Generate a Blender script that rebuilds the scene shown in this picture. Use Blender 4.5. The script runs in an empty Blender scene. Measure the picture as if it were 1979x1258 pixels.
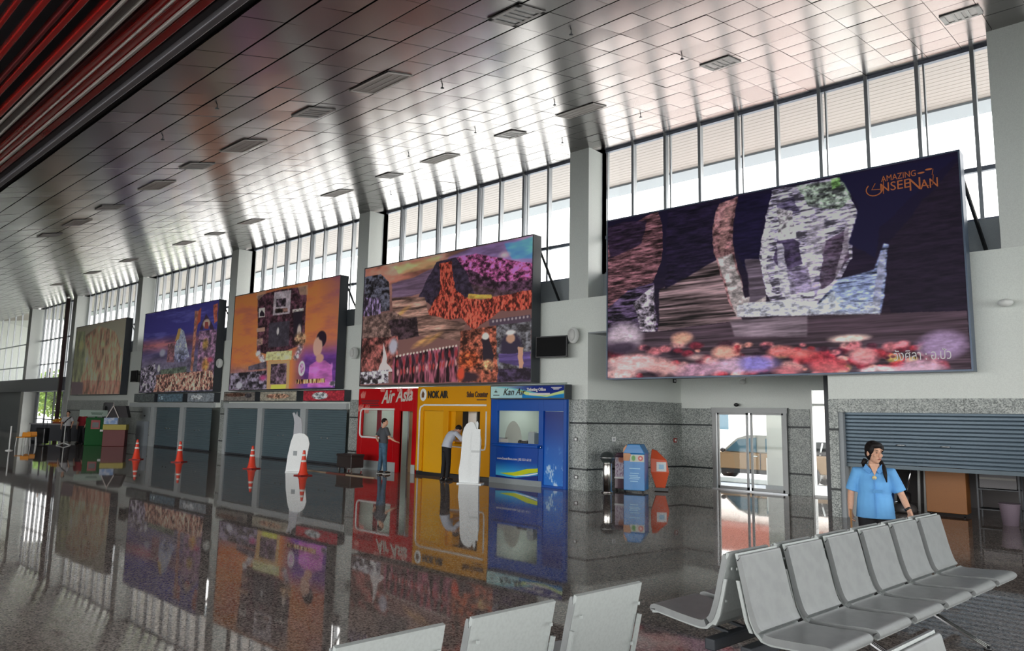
import bpy, bmesh, math, random
import numpy as np
from mathutils import Vector, Matrix
R = math.radians
C = bpy.context.scene.collection
SC = bpy.context.scene
random.seed(7)
# ------------------------------------------------------------------ camera, sky, exposure
H = 1.87
yaw, pit, rol, FPX = -0.73162069, 0.12775247, -0.01914745, 1366.83
_f = Vector((math.sin(yaw)*math.cos(pit), math.cos(yaw)*math.cos(pit), math.sin(pit)))
_r = Vector((math.cos(yaw), -math.sin(yaw), 0)); _d = _f.cross(_r)
RT = _r*math.cos(rol)+_d*math.sin(rol); DN = -_r*math.sin(rol)+_d*math.cos(rol); FW = _f
cam = bpy.data.objects.new('camera', bpy.data.cameras.new('camera')); C.objects.link(cam)
m = Matrix((RT, -DN, -FW)).transposed().to_4x4(); m.translation = (0, 0, H)
cam.matrix_world = m
cam.data.sensor_width = 36; cam.data.lens = FPX/1979*36; cam.data.clip_end = 600; cam.data.clip_start = 0.05
SC.camera = cam
SC.view_settings.view_transform = 'Standard'; SC.view_settings.look = 'None'
SC.view_settings.gamma = 1; SC.view_settings.use_curve_mapping = False
SC.view_settings.exposure = 1.85
W = bpy.data.worlds.new('sky'); SC.world = W; W.use_nodes = True
nt = W.node_tree; nt.nodes.clear()
wo = nt.nodes.new('ShaderNodeOutputWorld'); bg = nt.nodes.new('ShaderNodeBackground')
tc = nt.nodes.new('ShaderNodeTexCoord'); sx = nt.nodes.new('ShaderNodeSeparateXYZ'); cr = nt.nodes.new('ShaderNodeValToRGB')
nt.links.new(tc.outputs['Generated'], sx.inputs[0]); nt.links.new(sx.outputs['Z'], cr.inputs[0])
cr.color_ramp.elements[0].position = 0.0; cr.color_ramp.elements[0].color = (1.0, 0.985, 0.96, 1)
cr.color_ramp.elements[1].position = 1.0; cr.color_ramp.elements[1].color = (0.80, 0.89, 1.0, 1)
nt.links.new(cr.outputs[0], bg.inputs[0]); nt.links.new(bg.outputs[0], wo.inputs[0])
bg.inputs[1].default_value = 2.0
SC.cycles.max_bounces = 8; SC.cycles.diffuse_bounces = 5; SC.cycles.glossy_bounces = 4
SC.cycles.transparent_max_bounces = 12; SC.cycles.sample_clamp_indirect = 6
SC.cycles.caustics_reflective = False; SC.cycles.caustics_refractive = False
def portal(name, x0, x1, y, z0, z1, face):      # daylight openings: guides sampling of the sky, gives no light itself
    l = bpy.data.lights.new(name, 'AREA'); l.shape = 'RECTANGLE'; l.size = x1-x0; l.size_y = z1-z0
    l.cycles.is_portal = True
    o = bpy.data.objects.new(name, l); C.objects.link(o); o.location = ((x0+x1)/2, y, (z0+z1)/2)
    o.rotation_euler = (R(90)*face, 0, 0)
portal('window_daylight_portal', -62, 4, 16.3, 5.8, 9.3, -1)
portal('airside_daylight_portal', -34, 12, -12.6, 0.0, 5.8, 1)
o_ = None
l = bpy.data.lights.new('end_daylight_portal', 'AREA'); l.shape = 'RECTANGLE'; l.size = 26; l.size_y = 4.5; l.cycles.is_portal = True
o_ = bpy.data.objects.new('end_daylight_portal', l); C.objects.link(o_); o_.location = (12.3, 1.5, 2.3); o_.rotation_euler = (R(90), 0, R(90))

def ray(x, y):
    a = (x-989.5)/FPX; b = (y-629)/FPX
    return RT*a+DN*b+FW
def at(x, y, X=None, Y=None, Z=None):            # photograph direction met with a real plane
    d = ray(x, y)
    t = (Z-H)/d.z if Z is not None else (Y/d.y if Y is not None else X/d.x)
    return Vector((0, 0, H))+d*t
def proj(p):
    v = Vector(p)-Vector((0, 0, H)); w = v.dot(FW)
    return v.dot(RT)/w*FPX+989.5, v.dot(DN)/w*FPX+629, w

# ------------------------------------------------------------------ materials
def srgb(c): return tuple(((x/255)/12.92 if x/255 <= .04045 else ((x/255+.055)/1.055)**2.4) for x in c)
MC = {}
def mat(name, col=(128, 128, 128), rough=.5, metal=0., spec=.5, speck=None, scale=60., bump=0., bscale=20., emit=0., coat=0., ns=None):
    """col is sRGB 0-255; speck = second colour mixed by noise"""
    if name in MC: return MC[name]
    M = bpy.data.materials.new(name); M.use_nodes = True; n = M.node_tree.nodes; L = M.node_tree.links
    b = n['Principled BSDF']; c = srgb(col)+(1,)
    b.inputs['Base Color'].default_value = c; b.inputs['Roughness'].default_value = rough
    b.inputs['Metallic'].default_value = metal; b.inputs['Specular IOR Level'].default_value = spec
    b.inputs['Coat Weight'].default_value = coat; b.inputs['Coat Roughness'].default_value = .03
    g = n.new('ShaderNodeTexCoord')
    nz = n.new('ShaderNodeTexNoise'); nz.inputs['Scale'].default_value = scale; nz.inputs['Detail'].default_value = 4
    L.new(g.outputs['Object'], nz.inputs['Vector'])
    rp = n.new('ShaderNodeValToRGB'); L.new(nz.outputs['Fac'], rp.inputs[0])
    c2 = srgb(speck)+(1,) if speck else tuple(min(1, x*.9) for x in c[:3])+(1,)
    rp.color_ramp.elements[0].color = c2; rp.color_ramp.elements[1].color = c
    rp.color_ramp.elements[0].position = .4 if speck else .3; rp.color_ramp.elements[1].position = .6
    L.new(rp.outputs[0], b.inputs['Base Color'])
    if bump:
        n2 = n.new('ShaderNodeTexNoise'); n2.inputs['Scale'].default_value = bscale; L.new(g.outputs['Object'], n2.inputs['Vector'])
        bp = n.new('ShaderNodeBump'); bp.inputs['Strength'].default_value = bump; bp.inputs['Distance'].default_value = .02
        L.new(n2.outputs['Fac'], bp.inputs['Height']); L.new(bp.outputs[0], b.inputs['Normal'])
    if emit:
        b.inputs['Emission Color'].default_value = c; b.inputs['Emission Strength'].default_value = emit
    MC[name] = M; return M
def glass(name, tint=(246, 245, 243), refl=.10):
    if name in MC: return MC[name]
    M = bpy.data.materials.new(name); M.use_nodes = True; n = M.node_tree.nodes; L = M.node_tree.links; n.clear()
    o = n.new('ShaderNodeOutputMaterial'); mx = n.new('ShaderNodeMixShader'); tr = n.new('ShaderNodeBsdfTransparent')
    gl = n.new('ShaderNodeBsdfGlossy'); ge = n.new('ShaderNodeNewGeometry')
    dt = n.new('ShaderNodeVectorMath'); dt.operation = 'DOT_PRODUCT'; L.new(ge.outputs['Incoming'], dt.inputs[0]); L.new(ge.outputs['Normal'], dt.inputs[1])
    ab = n.new('ShaderNodeMath'); ab.operation = 'ABSOLUTE'; L.new(dt.outputs['Value'], ab.inputs[0])
    om = n.new('ShaderNodeMath'); om.operation = 'SUBTRACT'; om.inputs[0].default_value = 1; L.new(ab.outputs[0], om.inputs[1])
    pw = n.new('ShaderNodeMath'); pw.operation = 'POWER'; pw.inputs[1].default_value = 5; L.new(om.outputs[0], pw.inputs[0])
    mu = n.new('ShaderNodeMath'); mu.operation = 'MULTIPLY_ADD'; mu.inputs[1].default_value = refl*6; mu.inputs[2].default_value = .02; L.new(pw.outputs[0], mu.inputs[0])
    tr.inputs[0].default_value = srgb(tint)+(1,); gl.inputs['Roughness'].default_value = .02
    L.new(mu.outputs[0], mx.inputs[0]); L.new(tr.outputs[0], mx.inputs[1]); L.new(gl.outputs[0], mx.inputs[2])
    L.new(mx.outputs[0], o.inputs[0])
    MC[name] = M; return M
def granite(name, light, mid, dark, rough=.3, scale=90, spec=.5, bump=0.):
    if name in MC: return MC[name]
    M = bpy.data.materials.new(name); M.use_nodes = True; n = M.node_tree.nodes; L = M.node_tree.links
    b = n['Principled BSDF']; b.inputs['Roughness'].default_value = rough; b.inputs['Specular IOR Level'].default_value = spec
    g = n.new('ShaderNodeTexCoord'); v = n.new('ShaderNodeTexVoronoi'); v.inputs['Scale'].default_value = scale
    nz = n.new('ShaderNodeTexNoise'); nz.inputs['Scale'].default_value = scale*.45; nz.inputs['Detail'].default_value = 3
    big = n.new('ShaderNodeTexNoise'); big.inputs['Scale'].default_value = .8
    for t in (v, nz, big): L.new(g.outputs['Object'], t.inputs['Vector'])
    sp = n.new('ShaderNodeSeparateColor'); L.new(v.outputs['Color'], sp.inputs[0])
    ad = n.new('ShaderNodeMath'); ad.operation = 'ADD'; L.new(sp.outputs[0], ad.inputs[0]); L.new(nz.outputs['Fac'], ad.inputs[1])
    a2 = n.new('ShaderNodeMath'); a2.operation = 'MULTIPLY_ADD'; a2.inputs[1].default_value = .5; L.new(ad.outputs[0], a2.inputs[0])
    bm2 = n.new('ShaderNodeMath'); bm2.operation = 'MULTIPLY'; bm2.inputs[1].default_value = .3; L.new(big.outputs['Fac'], bm2.inputs[0]); L.new(bm2.outputs[0], a2.inputs[2])
    s3 = n.new('ShaderNodeMath'); s3.operation = 'SUBTRACT'; s3.inputs[1].default_value = .15; L.new(a2.outputs[0], s3.inputs[0])
    rp = n.new('ShaderNodeValToRGB'); L.new(s3.outputs[0], rp.inputs[0]); e = rp.color_ramp.elements
    e[0].position = .25; e[0].color = srgb(dark)+(1,); e[1].position = .8; e[1].color = srgb(light)+(1,)
    k = e.new(.5); k.color = srgb(mid)+(1,)
    L.new(rp.outputs[0], b.inputs['Base Color'])
    if bump:
        n2 = n.new('ShaderNodeTexNoise'); n2.inputs['Scale'].default_value = 1.1; n2.inputs['Detail'].default_value = 1.5; L.new(g.outputs['Object'], n2.inputs['Vector'])
        bp = n.new('ShaderNodeBump'); bp.inputs['Strength'].default_value = bump; bp.inputs['Distance'].default_value = .01
        L.new(n2.outputs['Fac'], bp.inputs['Height']); L.new(bp.outputs[0], b.inputs['Normal'])
    MC[name] = M; return M

M_wall = mat('painted_wall', (226, 231, 226), .55)
M_col = mat('painted_column', (214, 218, 214), .5)
M_grey = mat('grey_panel', (150, 156, 160), .5)
M_gran = granite('grey_granite', (196, 200, 196), (152, 158, 155), (100, 106, 104), .3, 58, .3)
M_grand = mat('dark_joint', (38, 44, 46), .5)
M_floor = granite('polished_granite_floor', (186, 174, 166), (142, 132, 126), (76, 70, 68), .03, 70, .30, .05)
M_ceil = mat('satin_ceiling_metal', (122, 117, 117), .21, 1.0, bump=.03, bscale=1.2)
M_ceil2 = mat('dark_void', (40, 40, 42), .8)
M_soff = mat('soffit_metal', (158, 146, 140), .45, .0)
M_alu = mat('aluminium', (176, 180, 184), .35, .5)
M_dalu = mat('dark_frame', (52, 56, 62), .45)
M_glass = glass('clear_glass')
M_shut = mat('blue_grey_shutter', (92, 108, 120), .32, .35)
M_shutd = mat('dark_green_shutter', (96, 114, 122), .3, .1)
M_white = mat('white_plastic', (232, 234, 232), .4)
M_black = mat('black_plastic', (22, 23, 26), .35)
M_chrome = mat('chrome', (215, 215, 215), .12, 1.)
M_skin = mat('skin', (212, 166, 140), .55, spec=.3)
M_hair = mat('black_hair', (24, 19, 19), .6, spec=.25)

# ------------------------------------------------------------------ mesh helpers
def ob(name, mesh, material=None, parent=None, loc=None):
    o = bpy.data.objects.new(name, mesh); C.objects.link(o)
    if material is not None and not mesh.materials:
        for mm in (material if isinstance(material, (list, tuple)) else [material]): mesh.materials.append(mm)
    if parent: o.parent = parent
    if loc: o.location = loc
    return o
class MB:
    def __init__(s): s.v = []; s.f = []; s.mi = []; s.sm = []
    def add(s, v, f, mi=0, smooth=False):
        k = len(s.v); s.v += [tuple(p) for p in v]; s.f += [tuple(i+k for i in q) for q in f]; s.mi += [mi]*len(f); s.sm += [smooth]*len(f); return s
    def box(s, x0, x1, y0, y1, z0, z1, mi=0):
        if x1 < x0: x0, x1 = x1, x0
        if y1 < y0: y0, y1 = y1, y0
        if z1 < z0: z0, z1 = z1, z0
        return s.add([(x0,y0,z0),(x1,y0,z0),(x1,y1,z0),(x0,y1,z0),(x0,y0,z1),(x1,y0,z1),(x1,y1,z1),(x0,y1,z1)],
              [(0,3,2,1),(4,5,6,7),(0,1,5,4),(1,2,6,5),(2,3,7,6),(3,0,4,7)], mi)
    def bar(s, a, b, w, h=None, mi=0, up=(0,0,1)):
        a = Vector(a); b = Vector(b); d = (b-a).normalized(); u = Vector(up)
        if abs(d.dot(u)) > .98: u = Vector((1,0,0))
        x = d.cross(u).normalized()*w/2; y = x.cross(d).normalized()*(h or w)/2
        v = [a-x-y, a+x-y, a+x+y, a-x+y, b-x-y, b+x-y, b+x+y, b-x+y]
        return s.add(v, [(0,3,2,1),(4,5,6,7),(0,1,5,4),(1,2,6,5),(2,3,7,6),(3,0,4,7)], mi)
    def tube(s, pts, rad, n=10, mi=0, cap=True, flat=None):
        pts = [Vector(p) for p in pts]; rad = rad if isinstance(rad, (list, tuple)) else [rad]*len(pts)
        rings = []; prev = None
        for i, p in enumerate(pts):
            d = (pts[min(i+1, len(pts)-1)]-pts[max(i-1, 0)]).normalized()
            if prev is None:
                u = Vector((0,0,1)) if abs(d.z) < .9 else Vector((0,1,0)); x = d.cross(u).normalized()
            else: x = (prev-d*prev.dot(d)).normalized()
            prev = x; y = d.cross(x)
            r = rad[i]; rx, ry = (r if isinstance(r, (tuple, list)) else (r, r))
            rings.append([p+x*math.cos(2*math.pi*k/n)*rx+y*math.sin(2*math.pi*k/n)*ry for k in range(n)])
        v = [q for r_ in rings for q in r_]; f = []
        for i in range(len(rings)-1):
            for k in range(n): f.append((i*n+k, i*n+(k+1)%n, (i+1)*n+(k+1)%n, (i+1)*n+k))
        if cap: f.append(tuple(range(n-1, -1, -1))); f.append(tuple((len(rings)-1)*n+k for k in range(n)))
        return s.add(v, f, mi, True)
    def lathe(s, prof, cx=0, cy=0, n=20, mi=0, sx=1, sy=1):
        v = []; f = []
        for r, z in prof:
            for k in range(n): v.append((cx+math.cos(2*math.pi*k/n)*r*sx, cy+math.sin(2*math.pi*k/n)*r*sy, z))
        for i in range(len(prof)-1):
            for k in range(n): f.append((i*n+k, i*n+(k+1)%n, (i+1)*n+(k+1)%n, (i+1)*n+k))
        f.append(tuple(range(n-1, -1, -1))); f.append(tuple((len(prof)-1)*n+k for k in range(n)))
        return s.add(v, f, mi, True)
    def prism(s, poly, y0, y1, mi=0):        # polygon in x,z extruded along y
        n = len(poly); v = [(x, y0, z) for x, z in poly]+[(x, y1, z) for x, z in poly]
        f = [tuple(range(n)), tuple(range(2*n-1, n-1, -1))]+[(k, k+n, (k+1) % n+n, (k+1) % n) for k in range(n)]
        return s.add(v, f, mi)
    def ell(s, c, rx, ry, rz, n=16, m_=10, mi=0):
        v = []; f = []; c = Vector(c)
        for i in range(1, m_):
            t = math.pi*i/m_
            for k in range(n):
                p = 2*math.pi*k/n; v.append(c+Vector((rx*math.sin(t)*math.cos(p), ry*math.sin(t)*math.sin(p), rz*math.cos(t))))
        for i in range(m_-2):
            for k in range(n): f.append((i*n+k, (i+1)*n+k, (i+1)*n+(k+1) % n, i*n+(k+1) % n))
        v += [c+Vector((0,0,rz)), c-Vector((0,0,rz))]; a = len(v)-2
        for k in range(n): f.append((a, k, (k+1) % n)); f.append((a+1, (m_-2)*n+(k+1) % n, (m_-2)*n+k))
        return s.add(v, f, mi, True)
    def mesh(s, name):
        me = bpy.data.meshes.new(name); me.from_pydata(s.v, [], s.f); me.update()
        me.polygons.foreach_set('material_index', s.mi); me.polygons.foreach_set('use_smooth', s.sm)
        bm = bmesh.new(); bm.from_mesh(me); bmesh.ops.recalc_face_normals(bm, faces=bm.faces); bm.to_mesh(me); bm.free()
        return me
    def build(s, name, material, parent=None, loc=None, bevel=0, seg=2):
        o = ob(name, s.mesh(name), material, parent, loc)
        if bevel:
            b = o.modifiers.new('bevel', 'BEVEL'); b.width = bevel; b.segments = seg; b.limit_method = 'ANGLE'
        return o
def box(name, x0, x1, y0, y1, z0, z1, material, parent=None, bevel=0): return MB().box(x0, x1, y0, y1, z0, z1).build(name, material, parent, bevel=bevel)
def empty(name, loc=(0,0,0), rz=0):
    o = bpy.data.objects.new(name, None); C.objects.link(o); o.location = loc; o.rotation_euler = (0,0,rz); o.empty_display_size = .1; return o
def tag(o, label=None, cat=None, group=None, kind=None):
    if label: o['label'] = label
    if cat: o['category'] = cat
    if group: o['group'] = group
    if kind: o['kind'] = kind
    return o
def thing(name, label, cat, loc=(0,0,0), rz=0, group=None): return tag(empty(name, loc, rz), label, cat, group)
def struct(o, label=None): return tag(o, label, kind='structure')
CH = {}
def children(o): return [c for c in bpy.data.objects if c.parent == o]
def copy_tree(o, parent=None):
    c = o.copy(); C.objects.link(c)
    if parent: c.parent = parent
    for ch in children(o): copy_tree(ch, c)
    return c
def holed(b, x0, x1, z0, z1, holes, y0, y1, mi=0):
    xs = sorted({x0, x1, *[h[0] for h in holes], *[h[1] for h in holes]}); zs = sorted({z0, z1, *[h[2] for h in holes], *[h[3] for h in holes]})
    xs = [x for x in xs if x0 <= x <= x1]; zs = [z for z in zs if z0 <= z <= z1]
    for i in range(len(xs)-1):
        j = 0
        while j < len(zs)-1:
            cxm = (xs[i]+xs[i+1])/2
            inh = lambda z: any(h[0] < cxm < h[1] and h[2] < z < h[3] for h in holes)
            if inh((zs[j]+zs[j+1])/2): j += 1; continue
            k = j
            while k < len(zs)-1 and not inh((zs[k]+zs[k+1])/2): k += 1
            b.box(xs[i], xs[i+1], y0, y1, zs[j], zs[k]); j = k
    return b
def text(s, name, x, y, z, size, material, parent, sx=1., shear=0., bold=0., ext=.006, align='LEFT', rot=0.):
    """lettering standing in the XZ plane, facing -Y"""
    cu = bpy.data.curves.new(name, 'FONT'); cu.body = s; cu.size = size; cu.shear = shear; cu.offset = bold; cu.extrude = ext; cu.align_x = align
    cu.resolution_u = 3
    o = bpy.data.objects.new(name, cu); C.objects.link(o)
    bpy.context.view_layer.update()
    me = bpy.data.meshes.new_from_object(o.evaluated_get(bpy.context.evaluated_depsgraph_get()))
    bpy.data.objects.remove(o); me.materials.clear()
    t = ob(name, me, material, parent); t.scale = (sx, 1, 1)
    t.rotation_euler = (R(90), rot, 0); t.location = (x, y, z); return t
def faint(x, y, z, w, h, material, parent, n=2):       # writing too blurred to read: plain strokes of print
    for k in range(n):
        box('print_line', x+.04*k, x+w-.05*k, y-.004, y, z-k*h*1.6, z-k*h*1.6+h, material, parent)
def yk(x, z, Y, Y0=15.19):  # a point measured on the wall face, moved along the sight line to a nearer real plane
    return x*Y/Y0, H+(z-H)*Y/Y0

# ------------------------------------------------------------------ ceiling profile
def cz(Y):
    u = 15.87-Y
    return 9.33-.167*u-.00556*u*u
def cslope(Y): return math.atan(.167+.01112*(15.87-Y))
COLS = [-1.78, -11.57, -21.36, -31.13, -42.1, -52.9, -62.9]
FY, WY = 15.19, 15.90      # wall face, window plane

# ------------------------------------------------------------------ floor, ground
f = MB(); f.box(-75, 12, -13, 18.72, -.12, 0)
struct(f.build('floor', M_floor))
g = MB(); g.add([(-260, -200, -.30), (160, -200, -.30), (160, 200, -.30), (-260, 200, -.30)], [(0, 1, 2, 3)])
struct(g.build('ground', mat('sunlit_concrete_apron', (214, 212, 204), .9, scale=.6)))
struct(box('terrace', -75, 12, 18.95, 22.5, -.12, -.03, mat('shade_grey_terrace', (150, 156, 166), .6)))  # grey-blue of the shade outside the door is put into the colour

# ------------------------------------------------------------------ ceiling with its panels
T = .59
ceil = MB()
ys = [3.34+i*(21.4-3.34)/40 for i in range(41)]
v = []; fc = []
for y in ys: v += [(-75, y, cz(y)+.05), (12, y, cz(y)+.05), (-75, y, cz(y)+.45), (12, y, cz(y)+.45)]
for i in range(40): a = i*4; fc += [(a, a+1, a+5, a+4), (a+2, a+6, a+7, a+3)]
fc += [(0, 2, 3, 1), (160, 161, 163, 162)]
ceil.add(v, fc)
ceiling = struct(ceil.build('ceiling', M_ceil2))
tile = MB().box(-T/2+.004, T/2-.004, -T/2+.004, T/2-.004, 0, .03)
tme = tile.mesh('ceiling_panel'); tme.materials.append(M_ceil)
cells = []
for j in range(-5, 16):
    yc = 6.53+T*(j+.5)
    if yc < 3.6 or yc > 15.7: continue
    for i in range(-116, 12):
        xc = -6.99+T*(i+.5)
        X_, Y_, w_ = proj((xc, yc, cz(yc)))
        vis = w_ > 0 and -60 < X_ < 2040 and -80 < Y_ < 1300
        q = [proj((xc+a, yc+b, cz(yc+b))) for a, b in ((-T/2, -T/2), (T/2, -T/2), (T/2, T/2), (-T/2, T/2))]
        ar = abs(sum(q[k][0]*q[(k+1) % 4][1]-q[(k+1) % 4][0]*q[k][1] for k in range(4)))/2 if w_ > 0 else 0
        cells.append((-(ar if vis else 0), xc, yc))
cells.sort()
rest = MB()
for n_, (a_, xc, yc) in enumerate(cells):
    rx = cslope(yc)+random.gauss(0, .0045); ry = random.gauss(0, .003); dz = random.uniform(-.002, .004)
    if n_ < 300:
        o = ob('ceiling_panel', tme, None, ceiling, (xc, yc, cz(yc)+dz)); o.rotation_euler = (rx, ry, 0)
    else:
        mt = Matrix.Translation((xc, yc, cz(yc)+dz)) @ Matrix.Rotation(rx, 4, 'X') @ Matrix.Rotation(ry, 4, 'Y')
        h = T/2-.004; z0 = 0
        rest.add([mt @ Vector(p) for p in ((-h, -h, 0), (h, -h, 0), (h, h, 0), (-h, h, 0), (-h, -h, .03), (h, -h, .03), (h, h, .03), (-h, h, .03))],
                 [(0, 3, 2, 1), (4, 5, 6, 7), (0, 1, 5, 4), (1, 2, 6, 5), (2, 3, 7, 6), (3, 0, 4, 7)])
tag(rest.build('ceiling_panels_beyond', M_ceil, ceiling), kind='stuff')
# outside soffit: long boards
so = MB(); y = 15.98
while y < 20.2:
    y2 = y+.30
    so.add([(-75, y, cz(y)), (12, y, cz(y)), (12, y2-.012, cz(y2)), (-75, y2-.012, cz(y2)), (-75, y, cz(y)+.03), (12, y, cz(y)+.03), (12, y2-.012, cz(y2)+.03), (-75, y2-.012, cz(y2)+.03)],
           [(0, 3, 2, 1), (4, 5, 6, 7), (0, 1, 5, 4), (1, 2, 6, 5), (2, 3, 7, 6), (3, 0, 4, 7)]); y = y2
struct(so.build('eave_soffit', M_soff))
struct(MB().add([(-75, 20.2, cz(20.2)-.06), (12, 20.2, cz(20.2)-.06), (12, 21.45, cz(21.4)-.06), (-75, 21.45, cz(21.4)-.06), (-75, 20.2, cz(20.2)+.4), (12, 20.2, cz(20.2)+.4), (12, 21.45, cz(21.4)+.5), (-75, 21.45, cz(21.4)+.5)],
  [(0, 3, 2, 1), (4, 5, 6, 7), (0, 1, 5, 4), (1, 2, 6, 5), (2, 3, 7, 6), (3, 0, 4, 7)]).build('eave_edge', mat('eave_edge_metal', (146, 154, 162), .5)))
# slatted red and white ceiling over the near side
M_red = mat('red_lacquered_slat', (166, 20, 16), .22, .1, coat=.4)
M_wsl = mat('pale_metal_slat', (170, 164, 158), .3, .4)
M_dsl = mat('dark_slat', (44, 40, 44), .5)
sl = struct(box('ceiling_slatted', -75, 12, -1.6, 3.34, 6.75, 6.9, mat('dark_plenum', (34, 30, 34), .7)))
def slat(r0, r1, z, m_, dep=.1, name='slat'):
    y1 = (z-H)/r0; y0 = (z-H)/r1
    return box(name, -75, 8, y0, y1, z, z+dep, m_, sl, bevel=.012)
slat(1.305, 1.34, 6.22, mat('pale_edge_trim', (120, 116, 120), .4, .5), .1, 'edge_trim')
slat(1.345, 1.40, 6.30, M_dsl, .3)
slat(1.405, 1.45, 6.26, M_red); slat(1.455, 1.475, 6.22, M_wsl, .05); slat(1.48, 1.535, 6.28, M_red)
slat(1.54, 1.552, 6.24, M_wsl, .04)
slat(1.56, 1.61, 6.30, M_red); slat(1.615, 1.65, 6.34, mat('deep_red_slat', (96, 12, 16), .3))
slat(1.665, 1.685, 6.24, M_wsl, .05); slat(1.69, 1.745, 6.28, mat('grey_slat', (112, 106, 104), .4, .3)); slat(1.75, 1.77, 6.24, M_wsl, .05)
slat(1.80, 1.86, 6.3, M_red); slat(1.965, 2.03, 6.3, M_red); slat(2.06, 2.10, 6.3, mat('deep_red_slat', (96, 12, 16))); slat(2.24, 2.32, 6.3, M_red)
for r in (2.5, 2.7, 2.95, 3.3, 3.8, 4.6): slat(r, r+.08, 6.3, M_red)
# near side ceiling continuing to the airside glazing behind the camera
nc = MB(); nc.add([(-75, -12.4, 8.6), (12, -12.4, 8.6), (12, -1.6, 6.7), (-75, -1.6, 6.7), (-75, -12.4, 8.9), (12, -12.4, 8.9), (12, -1.6, 7.0), (-75, -1.6, 7.0)],
  [(0, 3, 2, 1), (4, 5, 6, 7), (0, 1, 5, 4), (1, 2, 6, 5), (2, 3, 7, 6), (3, 0, 4, 7)])
struct(nc.build('ceiling_airside', M_ceil))
struct(box('trim_1', -75, 12, 3.30, 3.36, cz(3.34), 6.75, M_dsl))
aw = thing('window_1', None, None); struct(aw)
b = MB()
for i in range(30): b.box(-75+i*3-.05, -75+i*3+.05, -12.5, -12.3, 0, 8.6)
for z in (0.05, 3.0, 5.8, 8.5): b.box(-75, 12, -12.48, -12.32, z-.05, z+.05)
b.build('window_frame', M_alu, aw)
struct(box('shade_wall_airside_far', -75, -34, -12.4, -12.2, 0, 8.7, M_wall))  # unseen wall added to keep daylight off the far left of the hall
struct(box('shade_wall_airside_upper', -75, 12, -12.45, -12.3, 5.8, 8.7, M_wall))  # unseen wall added over the glazing to cut the high daylight
ew = empty('window_11'); struct(ew)
b = MB()
struct(box('shade_wall_right_upper', 12, 12.2, -12.4, 15.1, 4.6, 9.5, M_wall))  # unseen wall added so only low daylight reaches the seat pans
for i in range(12): b.box(12.0, 12.2, -12.4+i*2.45, -12.3+i*2.45, 0, 4.6)
for z in (.05, 2.6, 4.55): b.box(12.02, 12.18, -12.4, 15.1, z-.05, z+.05)
b.build('window_frame', M_alu, ew)
ew2 = struct(MB().box(-75.3, -75, -13, 19, 0, 10).build('wall_left', M_wall))

# ------------------------------------------------------------------ long wall, columns, clerestory
b = MB()
b.box(-52.9, -10.93, FY, WY+.1, 2.8, 5.05)
b.box(-10.93, -4.88, FY, WY+.1, 4.12, 5.05)
b.box(-4.72, 12, FY, WY+.1, 2.1, 5.05); b.box(-4.88, -4.72, FY, WY+.1, 4.12, 5.05)
b.box(-4.88, -4.72, FY, 19.55, 0, 4.12)
b.box(-21.36, -20.9, FY, WY, 0, 2.8)
b.box(-42.1, -21.36, FY, WY, 2.02, 2.8)
b.box(-52.9, -42.1, FY, WY, 0, 2.8)
b.box(-42.1, -38.3, FY, WY, 0, 2.05)
b.box(-11.6, -10.93, FY, WY, 0, 2.8)
b.box(-31.2, -30.45, FY, WY, 0, 2.05)
b.box(-42.1, -21, WY, WY+.2, 0, 2.8)
b.box(4, 12, FY, WY, 0, 2.1)
wall = struct(b.build('wall_back', M_wall))
b = MB(); b.box(-52.9, 12, WY-.02, WY+.12, 5.05, 5.80); struct(b.build('wall_clerestory_sill', M_grey))
for i, x in enumerate(COLS):
    z0 = 5.05 if i < 5 else 0
    w = .64
    b = MB().box(x, x+w, FY, WY+.15, z0, cz(FY)+.02) if i < 5 else MB().box(x, x+w+.1, FY-.05, WY+.15, z0, cz(FY)+.02)
    struct(b.build('column', M_col))
box('pipe', -53.45, -53.25, FY-.32, FY-.12, 0, cz(14.9)-.02, mat('dark_red_pipe', (58, 34, 36), .4)); 
tag(bpy.data.objects['pipe'], 'dark red rainwater pipe running full height beside the fifth column', 'pipe')
for n_ in range(6):
    xa, xb = COLS[n_+1]+.64, COLS[n_]
    w = empty('window_%d' % (n_+2)); struct(w)
    fr = MB(); z0 = 5.80 if n_ < 5 else 3.95
    if n_ == 5: fr.box(xa-.5, xb+.5, WY, WY+.1, 3.9, 4.0)
    fr.box(xa-.7, xb+.7, WY, WY+.08, z0-.02, z0+.04); fr.box(xa-.7, xb+.7, WY, WY+.1, 6.78, 6.87); fr.box(xa-.7, xb+.7, WY-.01, WY+.1, cz(WY)-.07, cz(WY)+.02)
    if n_ == 5: fr.box(xa-.7, xb+.7, WY, WY+.08, 5.0, 5.06)
    fr.build('window_frame', mat('grey_transom', (128, 134, 150), .4, .3), w)
    xs = [-2.12-.979*k for k in range(62)]; xs = [x for x in xs if xa-.7 < x < xb+.75]
    for k, x in enumerate(xs):
        mb = MB().box(x-.035, x+.035, WY-.06, WY+.1, z0, cz(WY)); 
        if k % 2: mb.box(x+.10, x+.13, WY+.02, WY+.1, z0, cz(WY))
        mb.build('mullion', M_alu, w)
    ed = [xa-.7]+sorted(xs)+[xb+.7]
    for k in range(len(ed)-1):
        if ed[k+1]-ed[k] < .1: continue
        box('pane', ed[k]+.035, ed[k+1]-.035, WY+.03, WY+.04, z0+.04, cz(WY)-.07, M_glass, w)
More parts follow.
